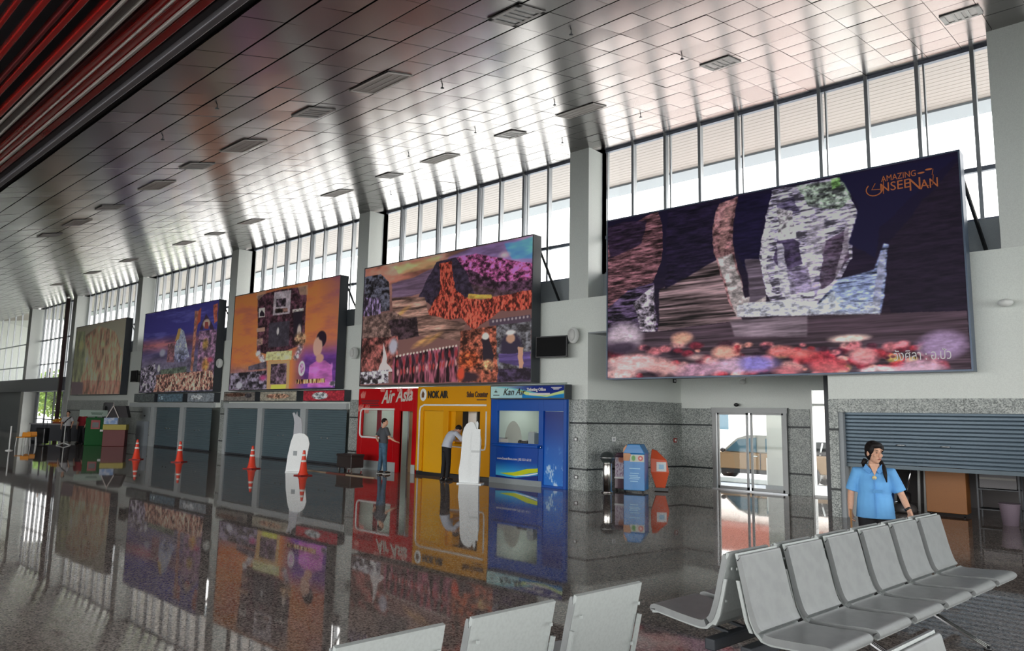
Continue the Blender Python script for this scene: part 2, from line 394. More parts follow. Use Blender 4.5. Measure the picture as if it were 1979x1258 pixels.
# far bay: slab, glazed lower window, further glazing
struct(box('wall_slab_band', -75, -52.9, FY-.1, WY+.3, 3.0, 3.9, mat('slab_grey', (120, 124, 132), .5)))
b = MB(); holed(b, -75, -52.9, 0, 3.0, [(-61.7, -53.9, .15, 3.0)], WY, WY+.15)
struct(b.build('wall_far_lower', M_grey))
w = empty('window_8'); struct(w)
fr = MB()
for k in range(5): fr.box(-61.7+k*1.95-.03, -61.7+k*1.95+.03, WY, WY+.1, .15, 3.0)
fr.box(-61.7, -53.9, WY, WY+.1, 1.0, 1.06); fr.build('window_frame', M_dalu, w)
box('pane', -61.7, -53.9, WY+.04, WY+.05, .15, 3.0, M_glass, w)
w = empty('window_9'); struct(w)
fr = MB()
for k in range(6): fr.box(-74+k*2-.04, -74+k*2+.04, WY, WY+.1, 3.9, cz(WY))
for z in (3.95, 5.0, 6.8): fr.box(-75, -62.9, WY, WY+.1, z-.04, z+.04)
fr.build('window_frame', M_alu, w); box('pane', -75, -62.9, WY+.04, WY+.05, 3.95, cz(WY), M_glass, w)

# granite facing: three courses with dark recessed strips between
def courses(x0, x1, y, parent, zt=2.35, th=.03, cut=None):
    for a, c in ((0, .52), (.56, 1.71), (1.75, zt)):
        n = max(1, round((x1-x0)/1.4)); st = (x1-x0)/n
        for k in range(n): box('granite_slab', x0+k*st+.003, x1-(n-1-k)*st-.003, y-th, y, a+.004, c-.002, M_gran, parent)
    box('joint_strip', x0, x1, y-th+.012, y, .50, .58, M_grand, parent); box('joint_strip', x0, x1, y-th+.012, y, 1.69, 1.77, M_grand, parent)
gr = empty('trim_2'); struct(gr)
courses(-11.59, -10.93, FY, gr); courses(-4.88, -4.70, FY, gr); courses(-21.36, -20.88, FY, gr); courses(-31.16, -30.45, FY, gr)
courses(-42.1, -38.4, FY, gr, 2.05); courses(-52.9, -42.1, FY, gr)
n = 8
for k in range(n): box('granite_slab', -4.70+k*1.1, -4.70+(k+1)*1.1-.005, FY-.03, FY, 2.08, 2.35, M_gran, gr)
# recess: slanted side wall, back wall with doors
sw = empty('wall_recess_side', (-10.93, FY, 0), math.atan2(3.53, .80)); struct(sw)
box('wall_core', 0, 3.62, 0, .12, 0, 4.12, M_wall, sw)
for a, c in ((0, .52), (.56, 1.71), (1.75, 2.35)):
    for k in range(3): box('granite_slab', .003+k*1.2, k*1.2+1.197, -.03, 0, a+.004, c-.002, M_gran, sw)
box('joint_strip', 0, 3.6, -.018, 0, .50, .58, M_grand, sw); box('joint_strip', 0, 3.6, -.018, 0, 1.69, 1.77, M_grand, sw)
b = MB(); holed(b, -10.4, -4.7, 0, 4.12, [(-9.07, -7.09, 0, 2.15), (-6.44, -6.08, 0, 2.28), (-6.44, -6.08, 2.34, 2.68)], 18.72, 18.92)
rb = struct(b.build('wall_recess_back', M_wall))
for x0, x1 in ((-10.25, -9.12), (-7.04, -6.48)):
    for a, c in ((0, .52), (.56, 1.71), (1.75, 2.2)): box('granite_slab', x0, x1, 18.69, 18.72, a+.004, c-.002, M_gran, rb)
    for z in (.54, 1.73): box('joint_strip', x0, x1, 18.70, 18.72, z-.03, z+.04, M_grand, rb)
struct(box('ceiling_recess', -11.0, -4.7, FY+.02, 18.95, 4.08, 4.2, M_grey))
struct(box('wall_recess_column', -6.05, -5.95, 18.5, 18.75, 0, 4.1, M_dalu))
# sliding door
M_dr = mat('door_aluminium', (136, 138, 138), .4, .3)
dr = empty('door_1'); struct(dr)
b = MB(); b.box(-9.12, -9.03, 18.6, 18.8, 0, 2.2); b.box(-7.13, -7.04, 18.6, 18.8, 0, 2.2); b.box(-9.14, -7.02, 18.585, 18.815, 2.08, 2.22); b.build('door_frame', M_dr, dr)
box('threshold', -9.12, -7.04, 18.55, 18.85, 0, .03, M_alu, dr)
for x0, x1 in ((-9.0, -8.12), (-8.05, -7.15)):
    b = MB(); b.box(x0, x0+.05, 18.66, 18.72, .03, 2.08); b.box(x1-.05, x1, 18.66, 18.72, .03, 2.08); b.box(x0, x1, 18.66, 18.72, .03, .10); b.box(x0, x1, 18.66, 18.72, 2.03, 2.08)
    b.build('door_leaf', M_dr, dr); box('pane', x0+.05, x1-.05, 18.685, 18.695, .1, 2.03, M_glass, dr)
s = MB().ell((-8.4, 18.6, 2.30), .07, .05, .05); tag(s.build('door_sensor', M_black), 'small black motion sensor above the sliding door', 'sensor')
w = empty('window_10'); struct(w)
b = MB(); b.box(-6.46, -6.42, 18.7, 18.9, 0, 2.7); b.box(-6.10, -6.06, 18.7, 18.9, 0, 2.7); b.box(-6.44, -6.08, 18.7, 18.9, 0, .05); b.build('window_frame', M_white, w)
box('pane', -6.42, -6.10, 18.78, 18.79, .05, 2.66, M_glass, w)
# storage room behind the half-open shutter
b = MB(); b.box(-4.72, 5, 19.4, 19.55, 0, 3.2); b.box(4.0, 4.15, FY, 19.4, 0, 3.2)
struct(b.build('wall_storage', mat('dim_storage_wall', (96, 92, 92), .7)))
struct(box('ceiling_storage', -4.7, 5, 15.95, 19.5, 3.0, 3.15, M_grey))
struct(box('floor_storage', -4.7, 5, 18.72, 19.5, -.12, 0, M_floor))

# ------------------------------------------------------------------ roller shutters
def corr(x0, x1, z0, z1, y, pitch=.075, dep=.018):
    b = MB(); n = max(2, int((z1-z0)/pitch)); st = (z1-z0)/n; v = []; fcs = []
    prof = [(0, 0), (.18, -dep), (.75, -dep*.6), (.9, 0)]
    pts = [(z1-(i+t)*st, y+d) for i in range(n) for t, d in prof]+[(z0, y)]
    for z, yy in pts: v += [(x0, yy, z), (x1, yy, z)]
    for i in range(len(pts)-1): fcs.append((2*i, 2*i+1, 2*i+3, 2*i+2))
    return b.add(v, fcs)
lab = ['leftmost dark closed roller shutter beside the grey wall panel', 'dark closed roller shutter left of the second pale post', 'dark closed roller shutter right of the granite pier', 'dark closed roller shutter behind the tall white cutout', 'dark closed roller shutter nearest the red kiosk']
for (x0, x1), L_ in zip(((-38.0, -35.1), (-34.6, -31.95), (-30.4, -27.65), (-27.25, -24.4), (-24.0, -21.5)), lab):
    t = thing('roller_shutter', L_, 'shutter', ((x0+x1)/2, FY, 0), 0, 'closed roller shutters of the shops'); w = (x1-x0)/2
    s = corr(-w, w, .06, 1.98, -.03, .085).build('shutter_curtain', M_shutd, t); s['kind'] = 'stuff'
    box('bottom_rail', -w, w, -.06, -.01, .01, .08, M_dalu, t); box('keyhole_plate', -.3, -.22, -.055, -.045, .92, .97, M_chrome, t); box('keyhole_plate', .1, .18, -.055, -.045, .92, .97, M_chrome, t)
sf = thing('shopfront_frame', 'pale grey shopfront posts and lintel round the three right shutters', 'frame', (-26, FY, 0), 0)
def frame_part(par, ox, n, x0, x1, z0, z1, d=.12): box(n, x0-ox, x1-ox, -d, -.001, z0, z1, M_alu2, par)
M_alu2 = mat('pale_frame_paint', (178, 184, 186), .4)
frame_part(sf, -26, 'lintel', -30.7, -21.45, 2.0, 2.22)
for x in (-27.65, -24.4): frame_part(sf, -26, 'post', x, x+.38, 0, 2.0, .14)
frame_part(sf, -26, 'post', -30.62, -30.4, 0, 2.0, .1)
sf = thing('shopfront_frame', 'pale grey shopfront posts and lintel round the two left shutters', 'frame', (-36, FY, 0), 0)
frame_part(sf, -36, 'lintel', -41.5, -31.7, 2.0, 2.22)
for x in (-38.55, -35.1): frame_part(sf, -36, 'post', x, x+.42, 0, 2.0, .14)
p = thing('wall_cabinet', 'flat grey cabinet standing left of the leftmost shutter post', 'cabinet', (-39.2, FY, 0)); box('body', -.75, .3, -.25, -.04, 0, 1.25, mat('cabinet_grey', (150, 158, 166), .4), p); box('top_panel', -.5, .45, -.10, -.04, 1.27, 1.98, mat('notice_panel', (158, 166, 168), .5), p); box('handle', -.2, -.1, -.14, -.10, 1.5, 1.56, M_black, p)
# right half-open shutter: slats one by one
t = thing('roller_shutter', 'wide blue-grey roller shutter pulled half down over the store opening', 'shutter', (-.4, FY+.16, 0))
n = 14; z1 = 2.10
for k in range(n):
    za = z1-(k+1)*.0735; zb = z1-k*.0735
    v = [(-4.3, 0, zb), (4.3, 0, zb), (4.3, -.016, zb-.02), (-4.3, -.016, zb-.02), (4.3, -.012, za+.012), (-4.3, -.012, za+.012), (4.3, .002, za+.003), (-4.3, .002, za+.003)]
    v2 = [(x, .012, z) for x, y, z in v]
    MB().add(v+v2, [(0, 1, 2, 3), (3, 2, 4, 5), (5, 4, 6, 7), (8, 11, 10, 9), (11, 13, 12, 10), (13, 15, 14, 12), (0, 8, 9, 1), (7, 6, 14, 15), (0,3,11,8), (3,5,13,11), (5,7,15,13), (1,9,10,2), (2,10,12,4), (4,12,14,6)]).build('shutter_slat', M_shut, t)
box('bottom_rail', -4.3, 4.3, -.03, .03, 1.0, 1.07, mat('shutter_rail', (70, 84, 92), .4, .3), t)
for x in (-3.3, -2.55): b = MB(); b.tube([(x, -.02, 1.46), (x+.02, -.05, 1.46), (x+.14, -.05, 1.46), (x+.16, -.02, 1.46)], .012, 8); b.build('pull_handle', M_chrome, t)
struct(box('trim_3', -4.72, -4.62, FY+.02, FY+.26, 0, 2.08, M_grey))

# things in the store
t = thing('storage_board', 'large orange-brown wooden cabinet on small castors under the half-open shutter', 'cabinet', (-3.25, 17.3, 0))
box('body', -.37, .36, -.12, .3, .06, 1.25, mat('orange_brown_laminate', (150, 92, 32), .45), t, .01)
for x in (-.3, .3):
    b = MB().tube([(x-.015, -.05, .03), (x+.015, -.05, .03)], .03, 10); b.build('castor', M_black, t)
t = thing('cardboard_box', 'grey cardboard box on a low shelf at the right of the store', 'box', (-2.35, 17.3, .62)); box('body', -.32, .3, 0, .4, 0, .38, mat('grey_carton', (112, 110, 112), .7), t); box('tape', -.32, .3, -.002, 0, .17, .21, mat('tape_grey', (140, 138, 132), .5), t)
t = thing('shelf_rack', 'dark metal shelf rack carrying the grey carton in the store', 'shelf', (-2.35, 17.3, 0))
for x in (-.36, .34):
    for y in (0.0, .4): box('leg', x-.015, x+.015, y-.015, y+.015, 0, 1.3, M_dalu, t)
for z in (.2, .6): box('shelf', -.36, .34, -.01, .42, z-.02, z, M_dalu, t)
t = thing('bucket', 'pale mauve plastic waste bin at the right edge of the store', 'bin', (-2.1, 16.6, 0)); MB().lathe([(.13, 0), (.17, .38), (.18, .40), (.165, .40), (.12, .02)], n=18).build('body', mat('mauve_plastic', (130, 116, 128), .5), t); MB().lathe([(.18,.385),(.19,.40),(.18,.41),(.17,.40)], n=18).build('rim', mat('mauve_plastic'), t)
t = thing('floor_polisher', 'floor polishing machine with round head and upright handle in the dark store', 'machine', (-4.02, 17.1, 0))
MB().lathe([(.22, .02), (.24, .06), (.22, .14), (.1, .2)], n=20).build('head', mat('polisher_grey', (86, 84, 84), .4), t)
MB().lathe([(.12, .2), (.14, .26), (.13, .42), (.04, .46)], n=16).build('motor', M_black, t)
b = MB(); b.tube([(.05, 0, .4), (.12, .05, .8), (.15, .08, 1.1)], .02, 8); b.tube([(.0, .08, 1.12), (.3, .08, 1.12)], .02, 8); b.build('handle', M_chrome, t)
b = MB(); b.tube([(-.1+.13*math.cos(a/3), -.26, .55+.13*math.sin(a/3)) for a in range(19)], .016, 6); b.build('cable_loop', M_black, t)
t = thing('trolley', 'blue cleaning trolley with pale wheel half hidden behind the walking woman', 'trolley', (-4.35, 16.6, 0)); M_bl = mat('blue_plastic', (30, 70, 130), .4)
box('body', -.2, .18, -.1, .35, .2, 1.15, M_bl, t, .02)
for x in (-.16, .16): b = MB().tube([(x, -.16, .12), (x+.05, -.16, .12)], .12, 16); b.build('wheel', mat('pale_wheel', (190, 186, 180), .5), t)
t = thing('white_pipe', 'white plastic pipes leaning upright in the store beside the brown cabinet', 'pipe', (-3.85, 17.6, 0)); 
for x in (0, .12): MB().tube([(x, 0, 0), (x+.02, .1, 1.5)], .03, 10).build('pipe_length', M_white, t)
t = thing('wall_panel', 'pale grey post wrapped in plastic at the left inside the store opening', 'post', (-4.52, FY+.42, 0)); box('body', -.1, .06, -.03, .06, 0, 2.05, M_alu2, t); box('band', -.105, .065, -.035, .065, .53, .57, M_grand, t)

# ------------------------------------------------------------------ print canvases (painted here, number by number)
def noise(w, h, sx_, sy_, seed, oct_=4):
    rng = np.random.RandomState(seed); out = np.zeros((h, w)); amp = 1; tot = 0
    for o in range(oct_):
        gx, gy = max(2, int(sx_*2**o)), max(2, int(sy_*2**o)); g_ = rng.rand(gy+2, gx+2)
        X = np.linspace(0, gx, w); Y = np.linspace(0, gy, h); xi = X.astype(int); yi = Y.astype(int); fx = X-xi; fy = Y-yi
        fx = fx*fx*(3-2*fx); fy = (fy*fy*(3-2*fy))[:, None]
        a = g_[yi][:, xi]*(1-fx)+g_[yi][:, xi+1]*fx; c = g_[yi+1][:, xi]*(1-fx)+g_[yi+1][:, xi+1]*fx
        out += amp*(a*(1-fy)+c*fy); tot += amp; amp *= .66
    return out/tot
class Cv:
    def __init__(s, w, h, col, mapf=None):
        s.w, s.h = w, h; s.a = np.ones((h, w, 3))*np.array(col); s.U, s.V = np.meshgrid((np.arange(w)+.5)/w, (np.arange(h)+.5)/h)
        s.mapf = mapf or (lambda x, y: (x, y)); s.wu = s.wv = 0
    def warp(s, amp, fr, seed):
        s.wu = (noise(s.w, s.h, fr, fr, seed)-.5)*amp; s.wv = (noise(s.w, s.h, fr, fr, seed+1)-.5)*amp
    def mask(s, pts):
        q = [s.mapf(*p) for p in pts]; U = s.U+s.wu; V = s.V+s.wv; m = np.zeros((s.h, s.w), bool)
        for i in range(len(q)):
            (x0, y0), (x1, y1) = q[i-1], q[i]
            if y0 == y1: continue
            m ^= ((y0 > V) != (y1 > V)) & (U < (x1-x0)*(V-y0)/(y1-y0)+x0)
        return m.astype(float)
    def soft(s, m, r):
        for _ in range(r):
            m = (m+np.roll(m, 1, 0)+np.roll(m, -1, 0)+np.roll(m, 1, 1)+np.roll(m, -1, 1))/5
        return m
    def put(s, m, col, tex=None, amt=.5, alpha=1.):
        c = np.array(col, float)*np.ones((s.h, s.w, 1))
        if tex is not None:
            t = tex[..., None]; c = c*(1-amt)+c*amt*2*t
        m = (m*alpha)[..., None]; s.a = s.a*(1-m)+c*m
    def poly(s, pts, col, tex=None, amt=.5, r=0, alpha=1.):
        m = s.mask(pts); m = s.soft(m, r) if r else m; s.put(m, col, tex, amt, alpha)
    def ell(s, x, y, rx, ry, col, soft=.15, tex=None, amt=.5, alpha=1., ang=0):
        cx, cy = s.mapf(x, y); x2, _ = s.mapf(x+rx, y); _, y2 = s.mapf(x, y+ry)
        du = (s.U+s.wu-cx); dv = (s.V+s.wv-cy); asp = s.w/s.h
        if ang: ca, sa = math.cos(ang), math.sin(ang); du, dv = du*ca+dv/asp*sa, (-du*sa*asp+dv*ca)
        d = np.sqrt((du/abs(x2-cx))**2+(dv/abs(y2-cy))**2)
        s.put(np.clip((1-d)/max(soft, .01)+.0, 0, 1), col, tex, amt, alpha)
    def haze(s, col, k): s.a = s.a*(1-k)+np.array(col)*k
    def blur(s, r):
        for _ in range(r): s.a = (s.a*2+np.roll(s.a, 1, 0)+np.roll(s.a, -1, 0)+np.roll(s.a, 1, 1)+np.roll(s.a, -1, 1))/6
    def image(s, name):
        a = np.clip(s.a/255, 0, 1)[::-1]; im = bpy.data.images.new(name, s.w, s.h); buf = np.ones((s.h, s.w, 4), np.float32); buf[..., :3] = a
        im.pixels.foreach_set(buf.ravel()); im.update(); im.pack(); return im
def print_mat(cv, name, rough=.5, spec=.15):
    M = bpy.data.materials.new(name); M.use_nodes = True; n = M.node_tree.nodes; L = M.node_tree.links; b = n['Principled BSDF']
    b.inputs['Roughness'].default_value = rough; b.inputs['Specular IOR Level'].default_value = spec
    t = n.new('ShaderNodeTexImage'); t.image = cv.image(name); t.extension = 'EXTEND'; L.new(t.outputs['Color'], b.inputs['Base Color']); return M
def printed(name, x0, x1, y, z0, z1, material, parent, th=.01):
    me = MB().box(x0, x1, y, y+th, z0, z1).mesh(name); uv = me.uv_layers.new(name='uv')
    for l in me.loops:
        c = me.vertices[l.vertex_index].co; uv.data[l.index].uv = ((c.x-x0)/(x1-x0), (c.z-z0)/(z1-z0))
    return ob(name, me, material, parent)
BY = 14.80     # billboard print plane
def board_map(x0, x1, z0, z1):
    def f(px_, py_):
        p = at(px_, py_, Y=BY); return (p.x-x0)/(x1-x0), (z1-p.z)/(z1-z0)
    return f
def bcorn(tl, tr, bl, br):
    a, b_, c_, d_ = (at(*p, Y=BY) for p in (tl, tr, bl, br))
    return (a.x+c_.x)/2, (b_.x+d_.x)/2, (c_.z+d_.z)/2, (a.z+b_.z)/2
ORD = [((1172, 427), (1852, 295), (1177, 731), (1877, 714)), ((705, 517), (1029, 459), (697, 744), (1027, 738)), ((455, 572), (656, 535), (443, 754), (650, 749)), ((281, 607), (421, 581), (270, 760), (414, 754)), ((147, 632), (243, 617), (138, 763), (233, 761))]
BB = [bcorn(*o) for o in ORD]

# --- board 1: cave and river stones
x0, x1, z0, z1 = BB[0]; c = Cv(1100, 560, (30, 24, 48), board_map(x0, x1, z0, z1)); W_, H_ = c.w, c.h
st = noise(W_, H_, 8, 60, 3, 5); rk = noise(W_, H_, 60, 50, 5, 5); di = noise(W_, H_, 26, 90, 9, 5)
cont = lambda t, k=2.2: np.clip((t-.5)*(.6+k*.5)+.5, 0.05, 1)
c.warp(.014, 14, 11)
c.put(np.clip((c.V-.25)*2, 0, 1), (40, 30, 42), cont(st), .5)
c.poly([(1172, 460), (1235, 425), (1272, 405), (1282, 450), (1280, 500), (1262, 545), (1215, 560), (1172, 600)], (112, 76, 84), cont(di, 3), .8)
c.poly([(1172, 440), (1200, 430), (1250, 425), (1240, 470), (1180, 500)], (50, 36, 56), cont(di), .6, 3)
c.poly([(1172, 600), (1215, 560), (1264, 545), (1268, 600), (1272, 640), (1240, 646), (1172, 640)], (66, 54, 76), cont(di, 4), .9)
c.poly([(1225, 585), (1264, 550), (1268, 640), (1240, 640)], (128, 118, 132), cont(rk, 4), .8, 2)
c.poly([(1275, 560), (1390, 500), (1420, 560), (1435, 620), (1272, 640)], (104, 86, 90), cont(noise(W_, H_, 5, 70, 21, 5), 3.2), .85, 2)
c.poly([(1290, 400), (1395, 380), (1378, 440), (1385, 500), (1285, 560)], (34, 26, 48), cont(di), .5, 4)
c.poly([(1388, 395), (1425, 380), (1418, 420), (1415, 470), (1425, 510), (1438, 570), (1450, 612), (1425, 612), (1408, 580), (1395, 540), (1380, 490), (1376, 440)], (140, 100, 104), cont(rk, 2.6), .7, 1)
c.poly([(1385, 500), (1415, 490), (1440, 575), (1480, 560), (1480, 612), (1425, 614)], (168, 156, 158), cont(rk, 2.6), .5, 4)
c.poly([(1425, 380), (1490, 372), (1470, 440), (1472, 520), (1440, 520), (1415, 470)], (28, 22, 50), cont(di), .3, 2)
c.poly([(1440, 500), (1475, 500), (1482, 570), (1450, 590)], (96, 84, 98), cont(st), .5, 4)
c.poly([(1492, 368), (1620, 342), (1640, 380), (1660, 410), (1652, 450), (1645, 500), (1625, 540), (1590, 575), (1560, 606), (1500, 606), (1478, 560), (1468, 500), (1478, 430)], (178, 168, 196), cont(noise(W_, H_, 34, 100, 31, 4), 4.5), .7)
for p, col, al in (([(1510, 440), (1545, 470), (1550, 510), (1510, 525), (1495, 500)], (48, 38, 62), .85), ([(1590, 470), (1640, 440), (1640, 500), (1610, 545), (1585, 560), (1588, 510)], (62, 48, 64), .8), ([(1500, 395), (1530, 380), (1545, 410), (1505, 420)], (60, 52, 80), .7), ([(1560, 540), (1590, 530), (1575, 575)], (90, 80, 110), .5)):
    c.poly(p, col, cont(rk, 3), .6, 2, al)
c.poly([(1500, 400), (1530, 410), (1540, 460), (1505, 465)], (206, 196, 208), cont(rk, 4), .6, 2)
c.poly([(1540, 358), (1635, 345), (1645, 385), (1620, 405), (1560, 400)], (120, 134, 118), cont(rk, 5), .8, 3, .8)
c.poly([(1608, 345), (1626, 342), (1624, 360), (1608, 365)], (120, 170, 90), cont(rk, 4), .5, 2, .8)
c.poly([(1560, 606), (1620, 540), (1690, 520), (1706, 470), (1716, 475), (1712, 560), (1700, 606)], (118, 128, 168), cont(di, 3.4), .8, 3)
c.poly([(1560, 606), (1612, 560), (1632, 580), (1600, 606)], (190, 196, 214), cont(rk), .4, 3)
c.poly([(1700, 490), (1712, 480), (1712, 530), (1698, 600), (1686, 600)], (150, 150, 176), cont(rk), .4, 3, .8)
c.poly([(1640, 470), (1690, 500), (1700, 440), (1850, 300), (1622, 340), (1660, 400)], (30, 26, 56), None, .2, 4)
c.poly([(1715, 470), (1860, 300), (1880, 640), (1720, 620)], (36, 28, 44), cont(di), .25, 4)
c.poly([(1440, 585), (1560, 580), (1570, 608), (1440, 612)], (186, 182, 196), cont(noise(W_, H_, 60, 60, 41), 3), .8, 2)
c.warp(.005, 20, 51)
c.poly([(1272, 640), (1500, 612), (1870, 600), (1878, 720), (1177, 735), (1230, 645)], (70, 56, 66), cont(noise(W_, H_, 6, 90, 55, 4), 1.6), .5)
c.poly([(1410, 620), (1500, 612), (1560, 612), (1560, 650), (1420, 650)], (134, 118, 130), cont(st), .5, 12, .8)
c.warp(.012, 10, 61)
rng = random.Random(5)
for k in range(210):
    x = 1190+rng.random()**.8*640; y = 665+rng.random()*62; s_ = rng.uniform(5, 17)
    col = rng.choice([(186, 60, 74), (210, 120, 130), (120, 40, 56), (196, 140, 140), (60, 34, 48), (150, 50, 60), (224, 150, 140), (44, 30, 44), (190, 170, 100) if k % 7 == 0 else (88, 44, 60)])
    c.ell(x, y, s_*1.3, s_*.7, col, .5, cont(rk), .4, .9)
for x, y, rx, ry, col in ((1205, 650, 42, 34, (178, 160, 178)), (1200, 668, 38, 20, (48, 36, 52)), (1225, 700, 60, 20, (214, 164, 168)), (1270, 705, 40, 16, (206, 150, 150)), (1318, 652, 24, 14, (196, 140, 128)), (1398, 680, 28, 16, (206, 140, 130)), (1440, 705, 60, 20, (186, 150, 178)), (1455, 702, 40, 16, (120, 110, 180)), (1340, 715, 60, 16, (168, 128, 150)), (1200, 722, 40, 14, (220, 170, 170)), (1510, 680, 34, 14, (200, 110, 110)), (1560, 690, 40, 16, (170, 60, 70)), (1640, 655, 50, 8, (216, 180, 176)), (1670, 690, 34, 18, (206, 130, 140)), (1600, 705, 46, 16, (190, 80, 90)), (1820, 668, 60, 34, (140, 116, 150)), (1780, 710, 60, 18, (178, 140, 160)), (1700, 716, 50, 12, (220, 190, 196))):
    c.ell(x, y, rx, ry, col, .45, cont(rk), .3)
c.wu = c.wv = 0
c.warp(.01, 30, 71); fine = cont(noise(W_, H_, 70, 110, 73, 4), 3)
for pts, col, al, r in (
  ([(1478, 430), (1490, 425), (1486, 470), (1480, 520), (1492, 560), (1484, 575), (1472, 520), (1470, 470)], (222, 214, 226), .8, 1),
  ([(1500, 470), (1512, 470), (1522, 520), (1540, 560), (1560, 590), (1530, 600), (1508, 560)], (214, 210, 224), .6, 2),
  ([(1560, 430), (1592, 420), (1596, 470), (1580, 520), (1566, 560), (1556, 520)], (206, 196, 214), .6, 3),
  ([(1636, 400), (1650, 420), (1640, 480), (1622, 530), (1612, 540), (1628, 480)], (196, 186, 200), .5, 1),
  ([(1520, 520), (1560, 515), (1570, 560), (1530, 570)], (96, 84, 112), .6, 3),
  ([(1425, 590), (1500, 580), (1560, 590), (1620, 580), (1700, 585), (1700, 607), (1425, 612)], (204, 206, 222), .6, 2),
  ([(1610, 560), (1650, 545), (1690, 560), (1670, 600), (1620, 603)], (150, 164, 206), .6, 3),
  ([(1400, 400), (1418, 392), (1408, 450), (1398, 500), (1388, 470)], (176, 132, 130), .5, 2)):
    c.poly(pts, col, fine, .45, r, al)
c.warp(.006, 16, 81)
for x, y, rx, ry, col in ((1205, 655, 44, 30, (206, 186, 200)), (1215, 705, 70, 20, (226, 184, 184)), (1290, 712, 44, 16, (222, 170, 168)), (1400, 706, 52, 18, (206, 172, 196)), (1470, 704, 46, 20, (136, 124, 196)), (1398, 681, 30, 14, (220, 166, 150)), (1318, 655, 26, 13, (214, 166, 142)), (1545, 684, 40, 12, (220, 120, 116)), (1640, 652, 50, 8, (232, 206, 196)), (1665, 684, 36, 15, (222, 150, 150)), (1825, 664, 56, 32, (160, 136, 172)), (1780, 716, 66, 14, (206, 170, 190)), (1520, 716, 40, 12, (206, 120, 130)), (1600, 712, 40, 14, (190, 100, 106)), (1345, 690, 24, 9, (196, 160, 160))):
    c.ell(x, y, rx, ry, col, .7, fine, .15, .85)
c.ell(1202, 672, 36, 14, (52, 40, 58), .5, None, .2, .8); c.blur(2); m1 = c
def mk_board(i, cv, label, extra=None):
    x0, x1, z0, z1 = BB[i]; cx = (x0+x1)/2
    cv.a = np.clip(cv.a*1.22, 0, 250)
    t = thing('billboard', label, 'billboard', (cx, BY, z0), 0, 'large pictures hung along the wall')
    w = (x1-x0)/2; h = z1-z0
    printed('print', -w, w, 0, 0, h, print_mat(cv, 'billboard_print_%d' % (i+1)), t)
    b = MB(); e = .03; b.box(-w-e, w+e, -.012, .34, -e, 0); b.box(-w-e, w+e, -.012, .34, h, h+e); b.box(-w-e, -w, -.012, .34, 0, h); b.box(w, w+e, -.012, .34, 0, h); b.box(-w, w, .3, .34, 0, h)
    b.build('frame', M_dalu if i else mat('steel_blue_frame', (84, 98, 118), .4, .3), t)
    for x in (-w+.3, w-.03): b = MB(); b.bar((x, .3, h-.3), (x+.28, 1.02, h-1.95), .05); b.build('stay_rod', M_black, t)
    return t
T1 = mk_board(0, m1, 'large billboard print of a dark rock gorge with river stones, nearest and rightmost')
w1 = (BB[0][1]-BB[0][0])/2; cx1 = (BB[0][0]+BB[0][1])/2; zb = BB[0][2]
M_or = mat('orange_print', (206, 116, 62), .5); M_pw = mat('white_print', (224, 220, 222), .5)
def on1(px_, py_): p = at(px_, py_, Y=BY-.005); return p.x-cx1, -.006, p.z-zb
def put1(s, a, b_, mat_, name='lettering', bold=0., hgt=None):
    pa, pb = on1(*a), on1(*b_); L_ = math.hypot(pb[0]-pa[0], pb[2]-pa[2])
    o = text(s, name, pa[0], -.006, pa[2], hgt, mat_, T1, ext=.002, bold=bold); w_ = o.dimensions.x or 1; bpy.context.view_layer.update(); w_ = o.dimensions.x or 1
    o.scale = ((pb[0]-pa[0])/w_, 1, 1); return o
put1('AMAZING', (1703, 352), (1770, 339), M_or, hgt=.17)
put1('NSEE', (1700, 372), (1757, 366), M_or, hgt=.25)
put1('N', (1756, 369), (1777, 366), M_or, hgt=.34); put1('AN', (1779, 366), (1813, 360), M_or, hgt=.26)
b = MB(); a = on1(1690, 366); b.tube([(a[0]+.15*math.cos(t), -.008, a[2]+.13*math.sin(t)) for t in [math.pi*.75+i*.3 for i in range(15)]], .011, 6); b.tube([(a[0]+.02, -.008, a[2]+.12), (a[0]-.05, -.008, a[2]), (a[0]+.1, -.008, a[2]-.02)], .009, 6); b.tube([(a[0]+.17, -.008, a[2]+.16), (a[0]+.16, -.008, a[2]-.12)], .008, 6); b.build('emblem_crescent', M_or, T1)
b = MB(); a = on1(1790, 345)
b.tube([(a[0]-.05, -.008, a[2]-.02), (a[0], -.008, a[2]-.14), (a[0]+.1, -.008, a[2]-.14), (a[0]+.12, -.008, a[2]+.05)], .008, 6); b.ell((a[0]-.08, -.008, a[2]+.13), .06, .006, .018); b.ell((a[0]+.05, -.008, a[2]+.17), .06, .006, .02); b.tube([(a[0]+.12, -.008, a[2]+.16), (a[0]+.1, -.008, a[2]+.05)], .006, 6)
b.build('emblem_dancer', M_or, T1)
put1('วังศิลา : อ.ปัว', (1727, 697), (1838, 692), M_pw, hgt=.26)

# --- board 2: festival collage
x0, x1, z0, z1 = BB[1]; c = Cv(900, 430, (120, 84, 80), board_map(x0, x1, z0, z1)); W_, H_ = c.w, c.h
rk = noise(W_, H_, 50, 40, 7, 5); st = noise(W_, H_, 8, 50, 8, 5); cl = noise(W_, H_, 5, 9, 14, 4)
c.put(np.clip(1-c.V*2.2, 0, 1), (214, 150, 130), cont(cl, 3), .5)
c.warp(.02, 12, 15)
c.poly([(705, 515), (830, 495), (860, 510), (780, 545), (705, 560)], (210, 130, 110), cont(cl), .5, 8)
c.poly([(760, 515), (850, 495), (850, 515), (770, 530)], (222, 170, 120), cont(cl), .4, 8)
c.poly([(757, 548), (800, 535), (850, 512), (850, 560), (757, 580)], (112, 90, 116), cont(st), .3, 3)
c.poly([(930, 470), (1032, 455), (1032, 540), (850, 520), (870, 495)], (150, 120, 180), cont(cl), .5, 6)
